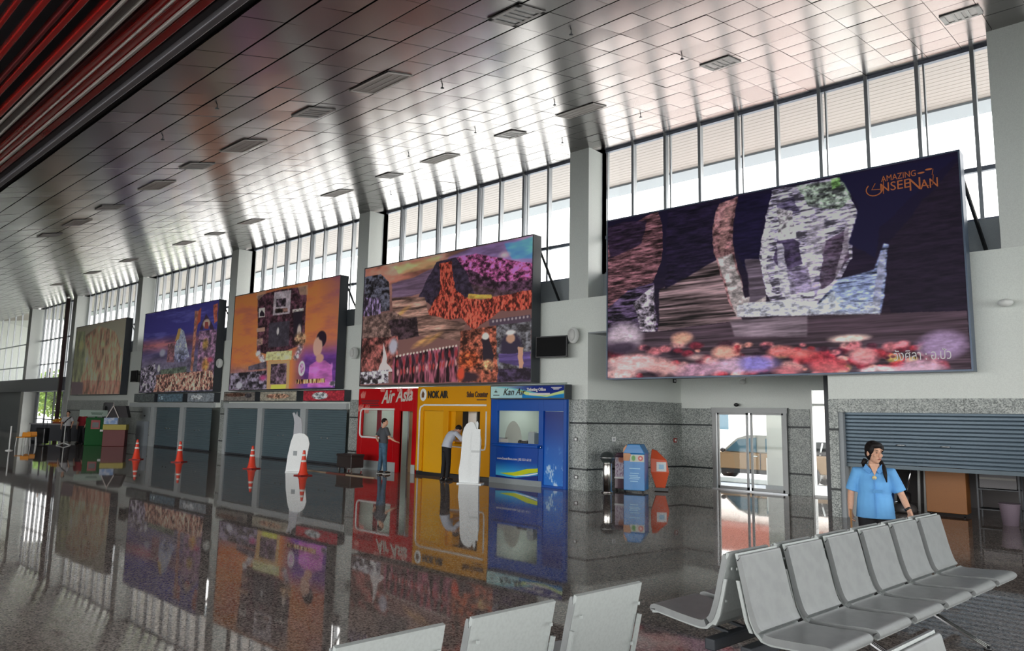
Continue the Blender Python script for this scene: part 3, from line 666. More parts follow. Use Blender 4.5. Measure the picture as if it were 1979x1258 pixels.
c.poly([(975, 470), (1032, 458), (1032, 500), (990, 500)], (90, 160, 220), cont(cl), .4, 8)
c.ell(975, 492, 16, 9, (236, 206, 216), .8)
c.poly([(870, 500), (920, 490), (1032, 510), (1032, 565), (960, 560), (900, 545)], (150, 70, 120), cont(rk, 5), .8, 2)
c.poly([(905, 520), (960, 545), (1032, 540), (1032, 568), (900, 575)], (52, 40, 54), cont(rk, 4), .7, 2, .8)
c.poly([(822, 545), (845, 505), (880, 498), (905, 530), (920, 575), (850, 600), (808, 575)], (44, 38, 56), cont(rk, 3), .5, 2)
c.poly([(850, 508), (872, 505), (880, 560), (900, 575), (930, 580), (1030, 560), (1030, 598), (970, 600), (915, 638), (890, 615), (818, 622), (830, 595), (852, 560)], (170, 62, 48), cont(noise(W_, H_, 110, 36, 77, 4), 5), .75, 1)
c.poly([(905, 568), (950, 570), (950, 578), (905, 578)], (200, 160, 70), cont(rk), .3, 1)
c.poly([(757, 575), (820, 575), (830, 610), (900, 625), (890, 660), (760, 640)], (148, 112, 100), cont(st, 3), .7, 3)
for x, y in ((775, 604), (835, 655), (815, 660)): c.ell(x, y, 26, 7, (204, 150, 90), .8, cont(st), .4, ang=-.35)
c.poly([(705, 535), (735, 530), (752, 545), (752, 600), (702, 610)], (62, 64, 76), cont(rk, 5), .9, 1)
c.poly([(704, 575), (735, 575), (735, 608), (703, 612)], (110, 96, 130), cont(noise(W_, H_, 90, 20, 78), 5), .8, 1)
c.poly([(703, 612), (760, 602), (790, 620), (790, 655), (700, 660)], (108, 86, 80), cont(rk, 3), .6, 3)
c.poly([(750, 620), (805, 612), (810, 650), (760, 660)], (50, 38, 44), cont(rk, 4), .7, 2)
c.poly([(699, 655), (770, 650), (770, 720), (698, 722)], (110, 62, 58), cont(noise(W_, H_, 40, 20, 79), 4), .8, 2)
c.poly([(742, 660), (748, 700), (760, 718), (728, 718), (738, 700)], (214, 206, 206), None, 0, 1); c.ell(760, 670, 11, 18, (186, 184, 200), .4)
c.poly([(698, 720), (750, 714), (750, 740), (697, 743)], (150, 146, 158), cont(noise(W_, H_, 50, 30, 80), 5), .9, 1)
c.poly([(757, 715), (760, 690), (885, 668), (885, 738), (757, 740)], (92, 48, 60), cont(noise(W_, H_, 70, 8, 81, 3), 5), .9, 1)
for k in range(19):
    x = 768+k*6.3; y = 694-k*1.1
    c.ell(x, y-6, 2.6, 3.2, (224, 206, 196), .5); c.ell(x, y+8, 3, 11, (40, 28, 40) if k % 2 else (150, 44, 52), .5); c.ell(x, y+26, 2.6, 9, (170, 60, 60) if k % 3 else (200, 150, 150), .5)
c.poly([(890, 640), (960, 630), (965, 740), (885, 738)], (128, 66, 50), cont(rk, 4), .8, 2)
c.ell(905, 695, 26, 22, (186, 76, 40), .5, cont(rk, 4), .7); c.ell(905, 728, 26, 12, (44, 30, 38), .4); c.ell(892, 722, 9, 16, (206, 70, 44), .4)
c.poly([(930, 655), (945, 650), (955, 690), (950, 720), (935, 700)], (30, 26, 36), None, 0, 1); c.ell(938, 650, 9, 8, (226, 214, 206), .3); c.ell(942, 705, 16, 14, (190, 130, 90), .5, cont(rk, 4), .6)
c.poly([(960, 625), (1027, 615), (1027, 738), (962, 736)], (88, 90, 96), cont(rk, 4), .6, 1)
c.ell(987, 668, 24, 26, (40, 36, 56), .3); c.ell(987, 655, 9, 11, (190, 146, 120), .3); c.ell(987, 643, 11, 7, (222, 216, 216), .4)
c.poly([(965, 684), (1027, 680), (1027, 712), (965, 700)], (84, 70, 132), cont(st), .3, 1); c.poly([(1000, 670), (1012, 672), (1012, 712), (1004, 712)], (196, 150, 124), None, 0, 1); c.poly([(962, 712), (1027, 712), (1027, 738), (962, 738)], (46, 38, 60), cont(rk, 4), .6, 1)
c.wu = c.wv = 0
c.poly([(945, 618), (1025, 608), (1026, 621), (946, 630)], (74, 62, 78)); 
for k in range(10): c.ell(953+k*7.4, 621-k, 2.6, 3.4, (170, 160, 164), .5)
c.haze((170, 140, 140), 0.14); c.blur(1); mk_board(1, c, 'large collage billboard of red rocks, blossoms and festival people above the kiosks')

# --- board 3: orange sunset with old house
x0, x1, z0, z1 = BB[2]; c = Cv(700, 360, (216, 130, 70), board_map(x0, x1, z0, z1)); W_, H_ = c.w, c.h
rk = noise(W_, H_, 40, 30, 17, 5); cl = noise(W_, H_, 6, 12, 18, 4)
c.put(np.clip((cl-.45)*3, 0, 1), (186, 100, 90), None, 0, .7); c.put(np.clip((c.U-.8)*3, 0, 1)*np.clip(1-c.V*2, 0, 1), (120, 70, 130), None, 0, .9)
c.put(np.clip((c.V-.72)*6, 0, 1)*(c.U < .55), (130, 120, 160), cont(rk), .4, .85); c.put(np.clip((c.V-.55)*6, 0, 1)*np.clip((c.U-.62)*8, 0, 1), (110, 62, 150), cont(cl), .3)
c.warp(.01, 14, 19)
c.poly([(498, 572), (540, 560), (592, 553), (592, 580), (588, 665), (545, 680), (520, 685), (496, 680), (498, 640)], (74, 46, 56), cont(rk, 4), .7, 1)
c.wu = c.wv = 0
c.poly([(530, 565), (563, 560), (560, 606), (527, 610)], (190, 176, 184), cont(rk), .2); c.poly([(534, 578), (553, 576), (552, 592), (533, 593)], (84, 70, 80), cont(rk, 5), .8); c.poly([(532, 597), (556, 595), (556, 603), (532, 605)], (90, 66, 60), cont(rk, 5), .9)
c.poly([(567, 602), (585, 600), (583, 650), (567, 652)], (36, 30, 40)); c.poly([(565, 598), (587, 595), (587, 601), (565, 604)], (206, 194, 190), cont(rk, 4), .5)
c.poly([(520, 624), (560, 620), (558, 668), (518, 672)], (62, 58, 68), cont(rk), .3)
c.poly([(500, 596), (512, 594), (512, 612), (500, 614)], (220, 206, 200)); c.poly([(502, 606), (506, 599), (511, 606), (511, 611), (502, 611)], (40, 30, 40)); c.poly([(496, 634), (512, 632), (512, 640), (496, 642)], (190, 150, 130)); c.poly([(496, 655), (508, 653), (507, 666), (496, 668)], (150, 120, 110), cont(rk), .5)
c.ell(578, 640, 5, 16, (206, 190, 180), .4); c.ell(578, 655, 12, 16, (150, 116, 90), .5, cont(rk, 4), .7); c.ell(586, 655, 7, 14, (140, 106, 80), .5, cont(rk, 4), .7); c.ell(537, 640, 3, 9, (206, 200, 200), .4)
c.poly([(500, 548), (515, 565), (500, 580), (495, 575)], (190, 160, 140), None, 0, 2, .6); c.poly([(575, 553), (595, 550), (595, 570), (580, 570)], (196, 160, 130), None, 0, 2, .7)
c.poly([(515, 680), (565, 677), (563, 695), (512, 697)], (214, 212, 150), cont(rk), .3); c.poly([(517, 698), (560, 696), (558, 752), (515, 752)], (196, 160, 110)); c.poly([(524, 704), (554, 702), (553, 742), (522, 743)], (96, 78, 92), cont(rk, 4), .7); c.poly([(524, 744), (553, 743), (552, 751), (523, 752)], (226, 220, 90))
for x, y in ((505, 690), (577, 680), (500, 683), (580, 672), (508, 697), (572, 690)): c.ell(x, y, 8, 8, (216, 204, 224), .8, cont(rk, 5), .6)
c.poly([(480, 708), (515, 698), (515, 712), (480, 716)], (92, 84, 96), cont(rk), .4, 1); c.poly([(445, 722), (515, 716), (515, 753), (444, 753)], (96, 90, 104), cont(rk, 5), .8, 2); c.ell(462, 745, 8, 8, (190, 190, 200), .4); c.ell(508, 730, 10, 8, (190, 70, 130), .8)
c.ell(583, 712, 7, 16, (232, 220, 232), .15); c.ell(583, 712, 5, 11, (150, 106, 140), .3, cont(rk, 4), .8)
c.poly([(594, 748), (598, 706), (612, 697), (628, 696), (641, 706), (643, 748)], (206, 110, 196), cont(cl), .3, 1); c.ell(621, 655, 10.5, 17, (34, 24, 36), .15); c.ell(614, 670, 10, 21, (214, 166, 146), .2); c.ell(623, 650, 8, 9, (34, 24, 36), .3); c.ell(618, 692, 9, 10, (206, 156, 136), .3); c.ell(641, 708, 3, 9, (206, 130, 206), .6)
c.poly([(572, 734), (628, 731), (628, 739), (572, 742)], (214, 140, 90), cont(noise(W_, H_, 140, 10, 99, 2), 5), .9, 1)
c.ell(643, 741, 8, 6, (216, 206, 226), .4, cont(rk, 5), .7)
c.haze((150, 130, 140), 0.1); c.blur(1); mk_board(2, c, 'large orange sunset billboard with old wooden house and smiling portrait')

# --- board 4: indigo evening temple
x0, x1, z0, z1 = BB[3]; c = Cv(560, 320, (66, 60, 150), board_map(x0, x1, z0, z1)); W_, H_ = c.w, c.h
rk = noise(W_, H_, 40, 30, 27, 5); cl = noise(W_, H_, 4, 14, 28, 4)
c.put(np.clip((c.V-.3)*3, 0, 1), (120, 106, 136), cont(cl), .4); c.put(np.clip(1-abs(c.V-.42)*9, 0, 1), (206, 110, 90), cont(cl, 4), .5, .7); c.put(np.clip((cl-.55)*5, 0, 1)*(c.V < .35), (120, 120, 206), None, 0, .6)
c.warp(.012, 14, 29)
c.put(np.clip((c.V-.6)*5, 0, 1), (96, 96, 110), cont(rk, 3), .6)
c.poly([(350, 635), (356, 640), (366, 690), (340, 695), (334, 680)], (190, 196, 226), cont(rk), .4, 1); c.poly([(345, 635), (350, 634), (346, 655), (338, 660)], (214, 170, 90)); c.ell(314, 682, 7, 9, (190, 190, 206), .5); c.poly([(325, 665), (338, 662), (336, 700), (322, 700)], (150, 100, 106), cont(rk), .5, 1)
c.ell(350, 690, 16, 14, (128, 130, 160), .5, cont(rk, 4), .6); c.poly([(310, 715), (360, 708), (360, 722), (310, 724)], (96, 110, 90), cont(rk), .5, 2)
c.poly([(377, 600), (387, 600), (380, 640), (372, 720), (368, 715), (374, 640)], (190, 120, 96), cont(rk), .4, 1)
c.poly([(386, 637), (398, 606), (412, 630), (414, 640), (406, 637), (403, 625), (394, 626), (392, 638)], (60, 40, 60)); c.ell(399, 625, 8, 10, (236, 196, 170), .3); c.poly([(396, 622), (402, 622), (403, 635), (395, 635)], (170, 70, 60))
c.poly([(384, 600), (389, 594), (388, 620), (380, 630)], (206, 90, 60), None, 0, 1); c.poly([(412, 590), (421, 586), (420, 620), (414, 625)], (196, 96, 70), cont(rk), .4, 1)
c.poly([(385, 640), (418, 636), (416, 750), (378, 750)], (140, 104, 130), cont(rk, 3), .6, 3); c.ell(397, 665, 7, 14, (206, 160, 80), .6, cont(rk), .5); c.ell(397, 705, 9, 18, (206, 140, 70), .6, cont(rk), .5); c.ell(406, 695, 8, 7, (206, 80, 110), .7)
c.poly([(290, 740), (300, 725), (410, 715), (417, 752), (290, 758)], (196, 130, 110), cont(noise(W_, H_, 60, 30, 30), 5), .8, 2)
c.poly([(270, 715), (300, 700), (302, 740), (296, 758), (268, 760)], (140, 128, 146), cont(rk, 5), .9, 2); c.ell(307, 712, 3, 9, (236, 232, 240), .3)
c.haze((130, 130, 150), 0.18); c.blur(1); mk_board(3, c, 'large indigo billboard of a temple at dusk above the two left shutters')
# --- board 5: faded brown painting
x0, x1, z0, z1 = BB[4]; c = Cv(420, 260, (140, 138, 124), board_map(x0, x1, z0, z1)); W_, H_ = c.w, c.h
rk = noise(W_, H_, 30, 12, 37, 5); vs = noise(W_, H_, 26, 5, 38, 4)
c.warp(.03, 8, 39)
c.poly([(165, 650), (190, 630), (222, 640), (236, 680), (233, 758), (150, 758), (160, 700)], (176, 128, 104), cont(vs, 3), .5, 10)
c.poly([(140, 640), (165, 640), (165, 700), (155, 740), (140, 740)], (112, 120, 92), cont(vs), .4, 6); c.ell(158, 668, 7, 14, (176, 170, 120), .9); c.ell(183, 660, 10, 18, (206, 156, 120), .9); c.ell(168, 695, 6, 18, (214, 196, 170), .9); c.ell(200, 665, 5, 10, (214, 190, 140), .9)
c.poly([(138, 738), (160, 738), (160, 762), (138, 762)], (70, 54, 70), None, 0, 5); c.poly([(160, 735), (233, 735), (233, 762), (160, 762)], (150, 96, 84), cont(vs, 3), .5, 5)
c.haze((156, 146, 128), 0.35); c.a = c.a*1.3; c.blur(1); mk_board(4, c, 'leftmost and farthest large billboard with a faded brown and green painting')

# ------------------------------------------------------------------ wall fittings
def speaker(px_, py_, lab_):
    p = at(px_, py_, Y=15.0); t = thing('wall_speaker', lab_, 'speaker', (p.x, 15.0, p.z), 0, 'round white wall speakers')
    b = MB().ell((0, 0, 0), .16, .15, .22); b.build('housing', M_white, t); b = MB().ell((.02, -.10, 0), .11, .06, .16); b.build('grille', mat('speaker_grille', (200, 200, 198), .6), t)
    MB().tube([(0, .1, 0), (-.02, .19, .02)], .025, 8).build('bracket', M_alu, t); return t
speaker(1108, 648, 'white round wall speaker just right of the black television')
speaker(684, 682, 'white round wall speaker between the orange and collage billboards'); speaker(424, 702, 'white round wall speaker between the indigo and orange billboards')
p = at(1943, 585, Y=15.02); t = thing('wall_speaker', 'white round wall speaker at the right edge below the window ledge', 'speaker', (p.x, 15.02, p.z), 0, 'round white wall speakers'); MB().ell((0, 0, 0), .12, .1, .07).build('housing', M_white, t); MB().tube([(0, .05, 0), (0, .17, 0)], .02, 8).build('bracket', M_alu, t)
def tv(px_, py_, w, h, lab_, rz=0):
    p = at(px_, py_, Y=14.85); t = thing('television', lab_, 'television', (p.x, 14.85, p.z), rz)
    box('casing', -w/2, w/2, -.03, .05, -h/2, h/2, M_black, t, .008); box('screen', -w/2+.025, w/2-.025, -.036, -.03, -h/2+.03, h/2-.03, mat('black_screen', (8, 8, 10), .5, spec=.1), t); MB().bar((w*.3, .05, .1), (w*.35, .29, .12), .05).build('wall_arm', M_dalu, t); return t
tv(1066, 670, .98, .58, 'black flat television on the wall right of the collage billboard', R(7))
tv(259, 727, .8, .62, 'small dark television between the brown and indigo billboards')
for px_, py_, lab_ in ((1113, 849, 'upper square wall outlet on the granite pier'), (1114, 922, 'lower square wall outlet on the granite pier')):
    p = at(px_, py_, Y=FY-.03); t = thing('wall_outlet', lab_, 'outlet', (p.x, FY-.03, p.z)); box('plate', -.06, .06, -.012, 0, -.05, .05, M_black, t); box('insert', -.035, .035, -.018, -.012, -.03, .03, M_white, t)
for lx, z, col, lab_ in ((.9, 1.32, M_white, 'small white outlet on the recess side wall above the bins'), (.55, .42, M_white, 'small white outlet low on the recess side wall left of the ashtray bin'), (3.3, 1.28, mat('alarm_red', (150, 40, 34), .5), 'small red fire call point near the recess corner'), (3.3, 2.98, M_black, 'small black sensor box high near the recess corner')):
    a = math.atan2(3.53, .8); q = Vector((-10.93+lx*math.cos(a), FY+lx*math.sin(a), z)); t = thing('wall_fitting', lab_, 'fitting', q, a); box('plate', -.06, .06, -.05, -.031, -.06, .06, col, t); box('insert', -.03, .03, -.058, -.05, -.03, .03, M_white if col is not M_white else M_alu, t)
p = at(1437, 738, Y=18.7)
t = thing('dome_camera', 'small white dome camera on the recess wall above the sliding door', 'camera', (p.x, 18.7, p.z)); MB().ell((0, -.05, 0), .09, .07, .07).build('dome', M_white, t); box('mount', -.06, .06, -.03, .02, -.02, .1, M_white, t)

# shop signs
def sign(x0, x1, z0, z1, Y, lab_, face, depth=.28):
    a, za = yk(x0, z0, Y); b_, zb_ = yk(x1, z1, Y); t = thing('sign_box', lab_, 'sign', ((a+b_)/2, Y, za), 0, 'sign boxes above the shopfronts'); w = (b_-a)/2; h = zb_-za
    box('casing', -w, w, .01, depth, 0, h, M_dalu, t); printed('sign_face', -w+.03, w-.03, 0, .03, h-.03, face, t); return t, w, h
def simple_face(name, base, marks, seed):
    c = Cv(256, 48, base); nz_ = noise(256, 48, 24, 6, seed, 4); c.put(np.ones((48, 256)), base, cont(nz_), .25)
    for (x_, y_, rx, ry, col) in marks: c.ell(x_, y_, rx, ry, col, .2, cont(nz_, 4), .5)
    return print_mat(c, name)
SY = 14.9
sign(-24.5, -21.75, 2.29, 2.72, SY, 'red shop sign box with a pale oval, nearest the red kiosk', simple_face('red_sign', (190, 60, 74), [(.42, .5, .22, .42, (206, 210, 212)), (.42, .45, .14, .12, (150, 160, 166)), (.42, .7, .14, .1, (150, 160, 166))], 1))
sign(-27.8, -24.95, 2.29, 2.72, SY, 'beige shop sign box left of the red sign', simple_face('beige_sign', (178, 172, 156), [(.5, .5, .36, .3, (176, 140, 118)), (.3, .5, .1, .2, (150, 110, 96))], 2))
sign(-31.0, -28.2, 2.29, 2.72, SY, 'dark patterned shop sign box right of the grey pier', simple_face('brown_sign', (136, 130, 124), [(.4, .3, .4, .25, (96, 70, 60)), (.8, .4, .12, .3, (70, 66, 70))], 3))
sign(-34.7, -31.9, 2.25, 2.70, SY, 'pale silver shop sign box below the right end of the indigo billboard', simple_face('silver_sign', (150, 158, 166), [(.35, .45, .25, .35, (190, 196, 200))], 4))
sign(-38.2, -35.2, 2.25, 2.70, SY, 'blue-grey shop sign box in the middle below the indigo billboard', simple_face('blue_sign', (104, 126, 140), [(.15, .5, .1, .4, (150, 170, 184))], 5))
sign(-41.3, -38.6, 2.25, 2.70, SY, 'dull grey shop sign box below the left end of the indigo billboard', simple_face('dull_sign', (100, 108, 108), [], 6))

# ------------------------------------------------------------------ kiosks
KY = 15.0
def KX(x): return x*KY/15.19
def KZ(z): return H+(z-H)*KY/15.19
def facade(t, ox, x0, x1, z0, z1, holes, m_, name='facade', y0=0, th=.06):
    b = MB(); hh = [(KX(a)-ox, KX(b_)-ox, KZ(c_) if c_ > 0 else -1, KZ(d_)) for a, b_, c_, d_ in holes]
    holed(b, KX(x0)-ox, KX(x1)-ox, max(0, KZ(z0)) if z0 > 0 else 0, KZ(z1), hh, y0, y0+th); return b.build(name, m_, t, bevel=.006)
def booth_room(t, x0, x1, ox, wallm, d=2.3):
    b = MB(); a, c_ = KX(x0)-ox+.03, KX(x1)-ox-.03
    b.box(a, c_, d, d+.06, 0, 2.7); b.box(a, a+.04, .07, d, 0, 2.7); b.box(c_-.04, c_, .07, d, 0, 2.7); b.box(a, c_, .07, d, 2.62, 2.7)
    b.build('interior_walls', wallm, t)
M_rk = mat('kiosk_red', (190, 10, 20), .3, spec=.2); M_yk = mat('kiosk_yellow', (220, 152, 0), .35, spec=.2); M_bk = mat('kiosk_blue', (8, 78, 170), .3, spec=.2)
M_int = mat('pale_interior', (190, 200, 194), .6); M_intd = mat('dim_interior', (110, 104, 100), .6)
# red kiosk
ox = KX(-19.3); t = thing('ticket_kiosk', 'red airline ticket kiosk with a window left and a doorway right', 'kiosk', (ox, KY, 0), 0, 'airline ticket kiosks')
facade(t, ox, -20.88, -17.72, 0, 2.73, [(-20.62, -18.88, 1.10, 1.99), (-18.52, -17.92, 0, 1.97)], M_rk)
booth_room(t, -20.88, -17.72, ox, M_int)
b = MB(); a0, a1, c0, c1 = KX(-20.70)-ox, KX(-18.84)-ox, KZ(1.06), KZ(2.03)
for s_ in (0,): b.tube([(a1, -.02, c1), (a0+.12, -.02, c1), (a0+.03, -.02, c1-.05), (a0, -.02, c1-.14), (a0, -.02, c0+.14), (a0+.03, -.02, c0+.05), (a0+.12, -.02, c0), (a1, -.02, c0)], .032, 8)
b.build('window_surround', M_white, t)
box('skirting', KX(-20.88)-ox, KX(-18.58)-ox, -.03, 0, 0, .30, mat('pale_skirting', (176, 184, 184), .4), t); box('skirting', KX(-17.90)-ox, KX(-17.72)-ox, -.03, 0, 0, .28, mat('pale_skirting'), t)
box('door_frame', KX(-18.66)-ox, KX(-18.52)-ox, -.06, .08, 0, KZ(1.99), M_rk, t); box('inner_door', KX(-18.50)-ox, KX(-18.15)-ox, .35, .42, 0, 2.0, mat('tan_door', (150, 128, 96), .5), t)
box('red_curtain', KX(-20.45)-ox, KX(-20.25)-ox, .5, .55, 1.0, 2.1, mat('maroon_cloth', (140, 30, 50), .7), t); box('inner_column', KX(-19.6)-ox, KX(-19.2)-ox, 1.2, 1.6, 0, 2.6, M_grey, t)
box('pane', KX(-20.62)-ox, KX(-18.88)-ox, .03, .035, 1.10, 1.98, M_glass, t)
M_sil = mat('silver_lettering', (206, 200, 190), .4); M_redl = mat('dark_red_lettering', (110, 20, 30), .5)
o = text('Air Asia', 'lettering', KX(-19.55)-ox, -.012, 2.22, .62, M_sil, t, sx=.78, shear=.4, bold=.014, rot=R(-4))
faint(KX(-20.72)-ox, 0, 2.28, 1.0, .05, M_redl, t); faint(KX(-20.3)-ox, 0, 2.12, .6, .05, M_redl, t, 1)
M_fl = mat('pink_flourish', (236, 150, 140), .5)
b = MB()
for x_, z_, s_ in ((-20.7, 2.48, .16), (-20.45, 1.98, .2), (-20.8, 2.02, .16), (-19.6, 2.66, .1), (-18.7, 2.66, .1), (-18.2, 2.6, .12)):
    X_ = KX(x_)-ox
    for k in range(4): b.tube([(X_+k*.05, -.008, z_-s_*.5), (X_+k*.07-.03, -.008, z_+s_*.2), (X_+k*.06+.04, -.008, z_+s_)], [.018, .022, .004], 6)
b.build('flourish', M_fl, t)
# yellow kiosk
ox = KX(-16.1); t = thing('ticket_kiosk', 'yellow airline ticket kiosk with a white line border and a closed door left', 'kiosk', (ox, KY, 0), 0, 'airline ticket kiosks')
facade(t, ox, -17.70, -14.42, .10, 2.76, [(-17.40, -16.45, .10, 2.0), (-16.22, -14.85, 1.0, 1.99)], M_yk, th=.10)
box('door_leaf', KX(-17.40)-ox, KX(-16.45)-ox, .05, .10, .10, 1.99, mat('kiosk_door_yellow', (228, 168, 10), .28), t)
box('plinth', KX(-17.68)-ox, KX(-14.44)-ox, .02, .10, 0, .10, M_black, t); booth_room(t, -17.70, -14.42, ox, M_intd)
box('counter', KX(-16.3)-ox, KX(-14.75)-ox, -.22, .25, .96, 1.02, M_yk, t, .01); box('side_reveal', KX(-16.32)-ox, KX(-16.0)-ox, .1, .4, 1.0, 2.0, M_yk, t)
box('inner_panel', KX(-15.95)-ox, KX(-15.6)-ox, .6, .64, 1.0, 2.1, M_white, t)
b = MB(); l_, r_ = KX(-17.56)-ox, KX(-14.58)-ox; zt = KZ(2.18)
b.tube([(l_, -.01, .12), (l_, -.01, zt-.2), (l_+.05, -.01, zt-.06), (l_+.2, -.01, zt), (r_, -.01, zt)], .03, 8)
b.tube([(r_, -.01, KZ(2.0)), (r_, -.01, 1.02), (r_-.03, -.01, .9), (r_-.1, -.01, .88), (KX(-16.95)-ox+.5, -.01, .96)], .025, 8); b.build('border_line', M_white, t)
b = MB().ell((KX(-17.42)-ox, -.01, 2.50), .16, .012, .2, 24, 16); b.build('logo_disc', M_white, t); b = MB(); b.prism([(KX(-17.42)-ox+dx, 2.50+dz) for dx, dz in ((-.05, -.09), (.05, -.09), (.07, .03), (.0, .12), (-.06, .02))], -.03, -.02); b.build('logo_bird', mat('logo_brown', (110, 70, 30), .5), t)
M_bt = mat('black_lettering', (34, 28, 20), .5)
text('NOK AIR', 'lettering', KX(-17.20)-ox, -.012, 2.40, .30, M_bt, t, sx=.76, bold=.012); text('Sales Counter', 'lettering', KX(-15.42)-ox, -.012, 2.42, .23, mat('brown_lettering', (84, 50, 14), .5), t, sx=.66, bold=.008); faint(KX(-15.0)-ox, 0, 2.32, .4, .035, mat('brown_lettering'), t, 1)
box('notice', KX(-15.3)-ox, KX(-15.0)-ox, .9, .92, 1.5, 1.7, M_white, t)
# blue kiosk
ox = KX(-13.0); t = thing('ticket_kiosk', 'blue airline ticket kiosk with a glazed counter and a blue door right', 'kiosk', (ox, KY, 0), 0, 'airline ticket kiosks')
facade(t, ox, -14.40, -11.62, 0, 2.40, [(-14.15, -12.58, 1.12, 2.03), (-12.42, -11.72, .04, 2.03)], M_bk, th=.10)
c = Cv(220, 320, (20, 70, 160)); nz_ = noise(220, 320, 5, 8, 71, 4); c.put(np.clip(c.V, 0, 1), (40, 120, 210)); c.put(np.clip((nz_-.56)*7, 0, 1)*np.clip((c.V-.45)*3, 0, 1), (190, 216, 240)); c.put(np.clip(.5-c.V, 0, 1)*1.4, (6, 30, 110))
printed('door_leaf', KX(-12.42)-ox, KX(-11.72)-ox, .045, .04, 2.02, print_mat(c, 'sky_door_print', .2), t, .03)
c = Cv(420, 260, (16, 70, 160)); c.put(np.clip((c.V-.45)*2.6, 0, 1)*np.clip(1.1-c.U*.5, 0, 1), (70, 180, 226))
c.poly([(.1, .86), (.45, .8), (.75, .66), (1, .62), (1, .74), (.8, .8), (.5, .92), (.3, .9)], (196, 206, 40), None, 0, 2); c.poly([(.4, .93), (.75, .84), (1, .76), (1, .79), (.78, .88)], (230, 236, 240), None, 0, 1); c.poly([(0, .93), (.3, .96), (.5, .97), (1, .84), (1, 1), (0, 1)], (20, 40, 120), None, 0, 1)
printed('counter_front', KX(-14.15)-ox, KX(-12.58)-ox, -.012, .16, 1.02, print_mat(c, 'wave_print', .25), t)
text('www.kanairlines.com | 02 551 6111', 'lettering', KX(-14.1)-ox, -.018, .66, .095, M_pw, t, sx=.93)
box('counter', KX(-14.2)-ox, KX(-12.5)-ox, -.15, .4, 1.03, 1.10, M_bk, t, .01); booth_room(t, -14.40, -11.62, ox, M_int)
box('skirting', KX(-14.40)-ox, KX(-12.45)-ox, -.025, 0, 0, .15, mat('grey_skirting', (140, 148, 150), .4), t)
box('pane', KX(-14.15)-ox, KX(-12.58)-ox, .05, .055, 1.12, 2.03, M_glass, t); MB().tube([(KX(-12.46)-ox, -.03, 1.02), (KX(-12.46)-ox, -.06, 1.05), (KX(-12.46)-ox, -.03, 1.1)], .012, 6).build('door_handle', M_chrome, t)
b = MB(); cxx = KX(-13.62)-ox; b.prism([(cxx+.33*math.cos(a), 1.12+.62*math.sin(a)) for a in [math.pi*i/18 for i in range(19)]], .12, .13); b.build('speech_screen', mat('frosted_screen', (206, 216, 210), .5), t)
for i_, (x_, w, h, m_, nm, lb) in enumerate(((-14.0, .36, .14, M_white, 'printer', 'white desk printer at the left of the blue kiosk counter'), (-13.25, .34, .10, M_black, 'card_terminal', 'low black device in the middle of the blue kiosk counter'), (-12.93, .22, .34, mat('leaflet_white', (190, 206, 214), .5), 'leaflet_stand', 'white leaflet stand at the right of the blue kiosk counter'))):
    q = thing(nm, lb, 'counter item', (KX(x_), KY+.2, 1.10)); box('body', -w/2, w/2, -.1, .12, 0, h, m_, q, .01); box('top', -w/2+.03, w/2-.03, -.08, .05, h, h+.02, M_alu, q)
q = thing('potted_plant', 'small dark green potted plant beside the leaflets in the blue kiosk', 'plant', (KX(-12.64), KY+.25, 1.10)); MB().lathe([(.04, 0), (.06, .1), (.055, .1)], n=12).build('pot', M_black, q); b = MB()
for k in range(14): a = k*2.4; b.tube([(0, 0, .09), (.05*math.cos(a), .05*math.sin(a), .22), (.1*math.cos(a), .1*math.sin(a), .28+.01*k)], [.012, .02, .002], 5)
b.build('leaves', mat('dark_leaves', (30, 56, 34), .5), q)
for n_, (x_, e_) in enumerate(((-19.7, 6), (-15.7, 3), (-13.3, 7))):      # the kiosks' own ceiling lamps
    q = thing('kiosk_lamp', 'small ceiling lamp inside the %s kiosk' % ('red', 'yellow', 'blue')[n_], 'lamp', (KX(x_), KY+1.2, 2.57)); box('housing', -.3, .3, -.08, .08, 0, .04, M_white, q)
    l = bpy.data.lights.new('kiosk_lamp_light', 'AREA'); l.shape = 'RECTANGLE'; l.size = .55; l.size_y = .14; l.energy = e_; l.color = (.93, 1, .95)
    lo_ = bpy.data.objects.new('kiosk_lamp_light', l); C.objects.link(lo_); lo_.parent = q; lo_.location = (0, 0, -.01)
# blue kiosk sign
c = Cv(600, 90, (20, 40, 130)); c.put(np.clip(.55-c.U*.9, 0, 1)*2.2, (206, 232, 226)); c.poly([(0, .02), (.2, .05), (.5, .35), (.75, .72), (.95, .6), (1, .4), (1, 1), (0, 1)], (120, 206, 214), None, 0, 1, .9); c.poly([(.3, .3), (.5, .5), (.75, .84), (1, .7), (1, 1), (.1, 1)], (24, 130, 200), None, 0, 2)
c.poly([(0, .0), (.12, .1), (.3, .22), (.45, .5), (.45, 1), (0, 1)], (196, 226, 224), None, 0, 3, .85); c.poly([(.36, .25), (.55, .55), (.75, .80), (1, .38), (1, .62), (.78, .92), (.5, .75)], (206, 226, 150), None, 0, 1)
TS, w, h = sign(-14.45, -11.68, 2.36, 2.76, 14.72, 'blue and pale green airline sign box over the blue kiosk', print_mat(c, 'wave_sign'), .3)
text('Kan Air', 'lettering', -w+.50, -.012, .11, .27, M_bt, TS, sx=.95, shear=.35, ext=.003); text('Ticketing Office', 'lettering', w-1.30, -.012, .22, .115, M_pw, TS, bold=.004, sx=.9, ext=.003); faint(w-1.22, 0, .11, .72, .05, M_pw, TS, 1); faint(w-.46, 0, .30, .36, .015, M_pw, TS, 3); faint(-w+.12, 0, .10, .24, .02, M_bt, TS, 1)
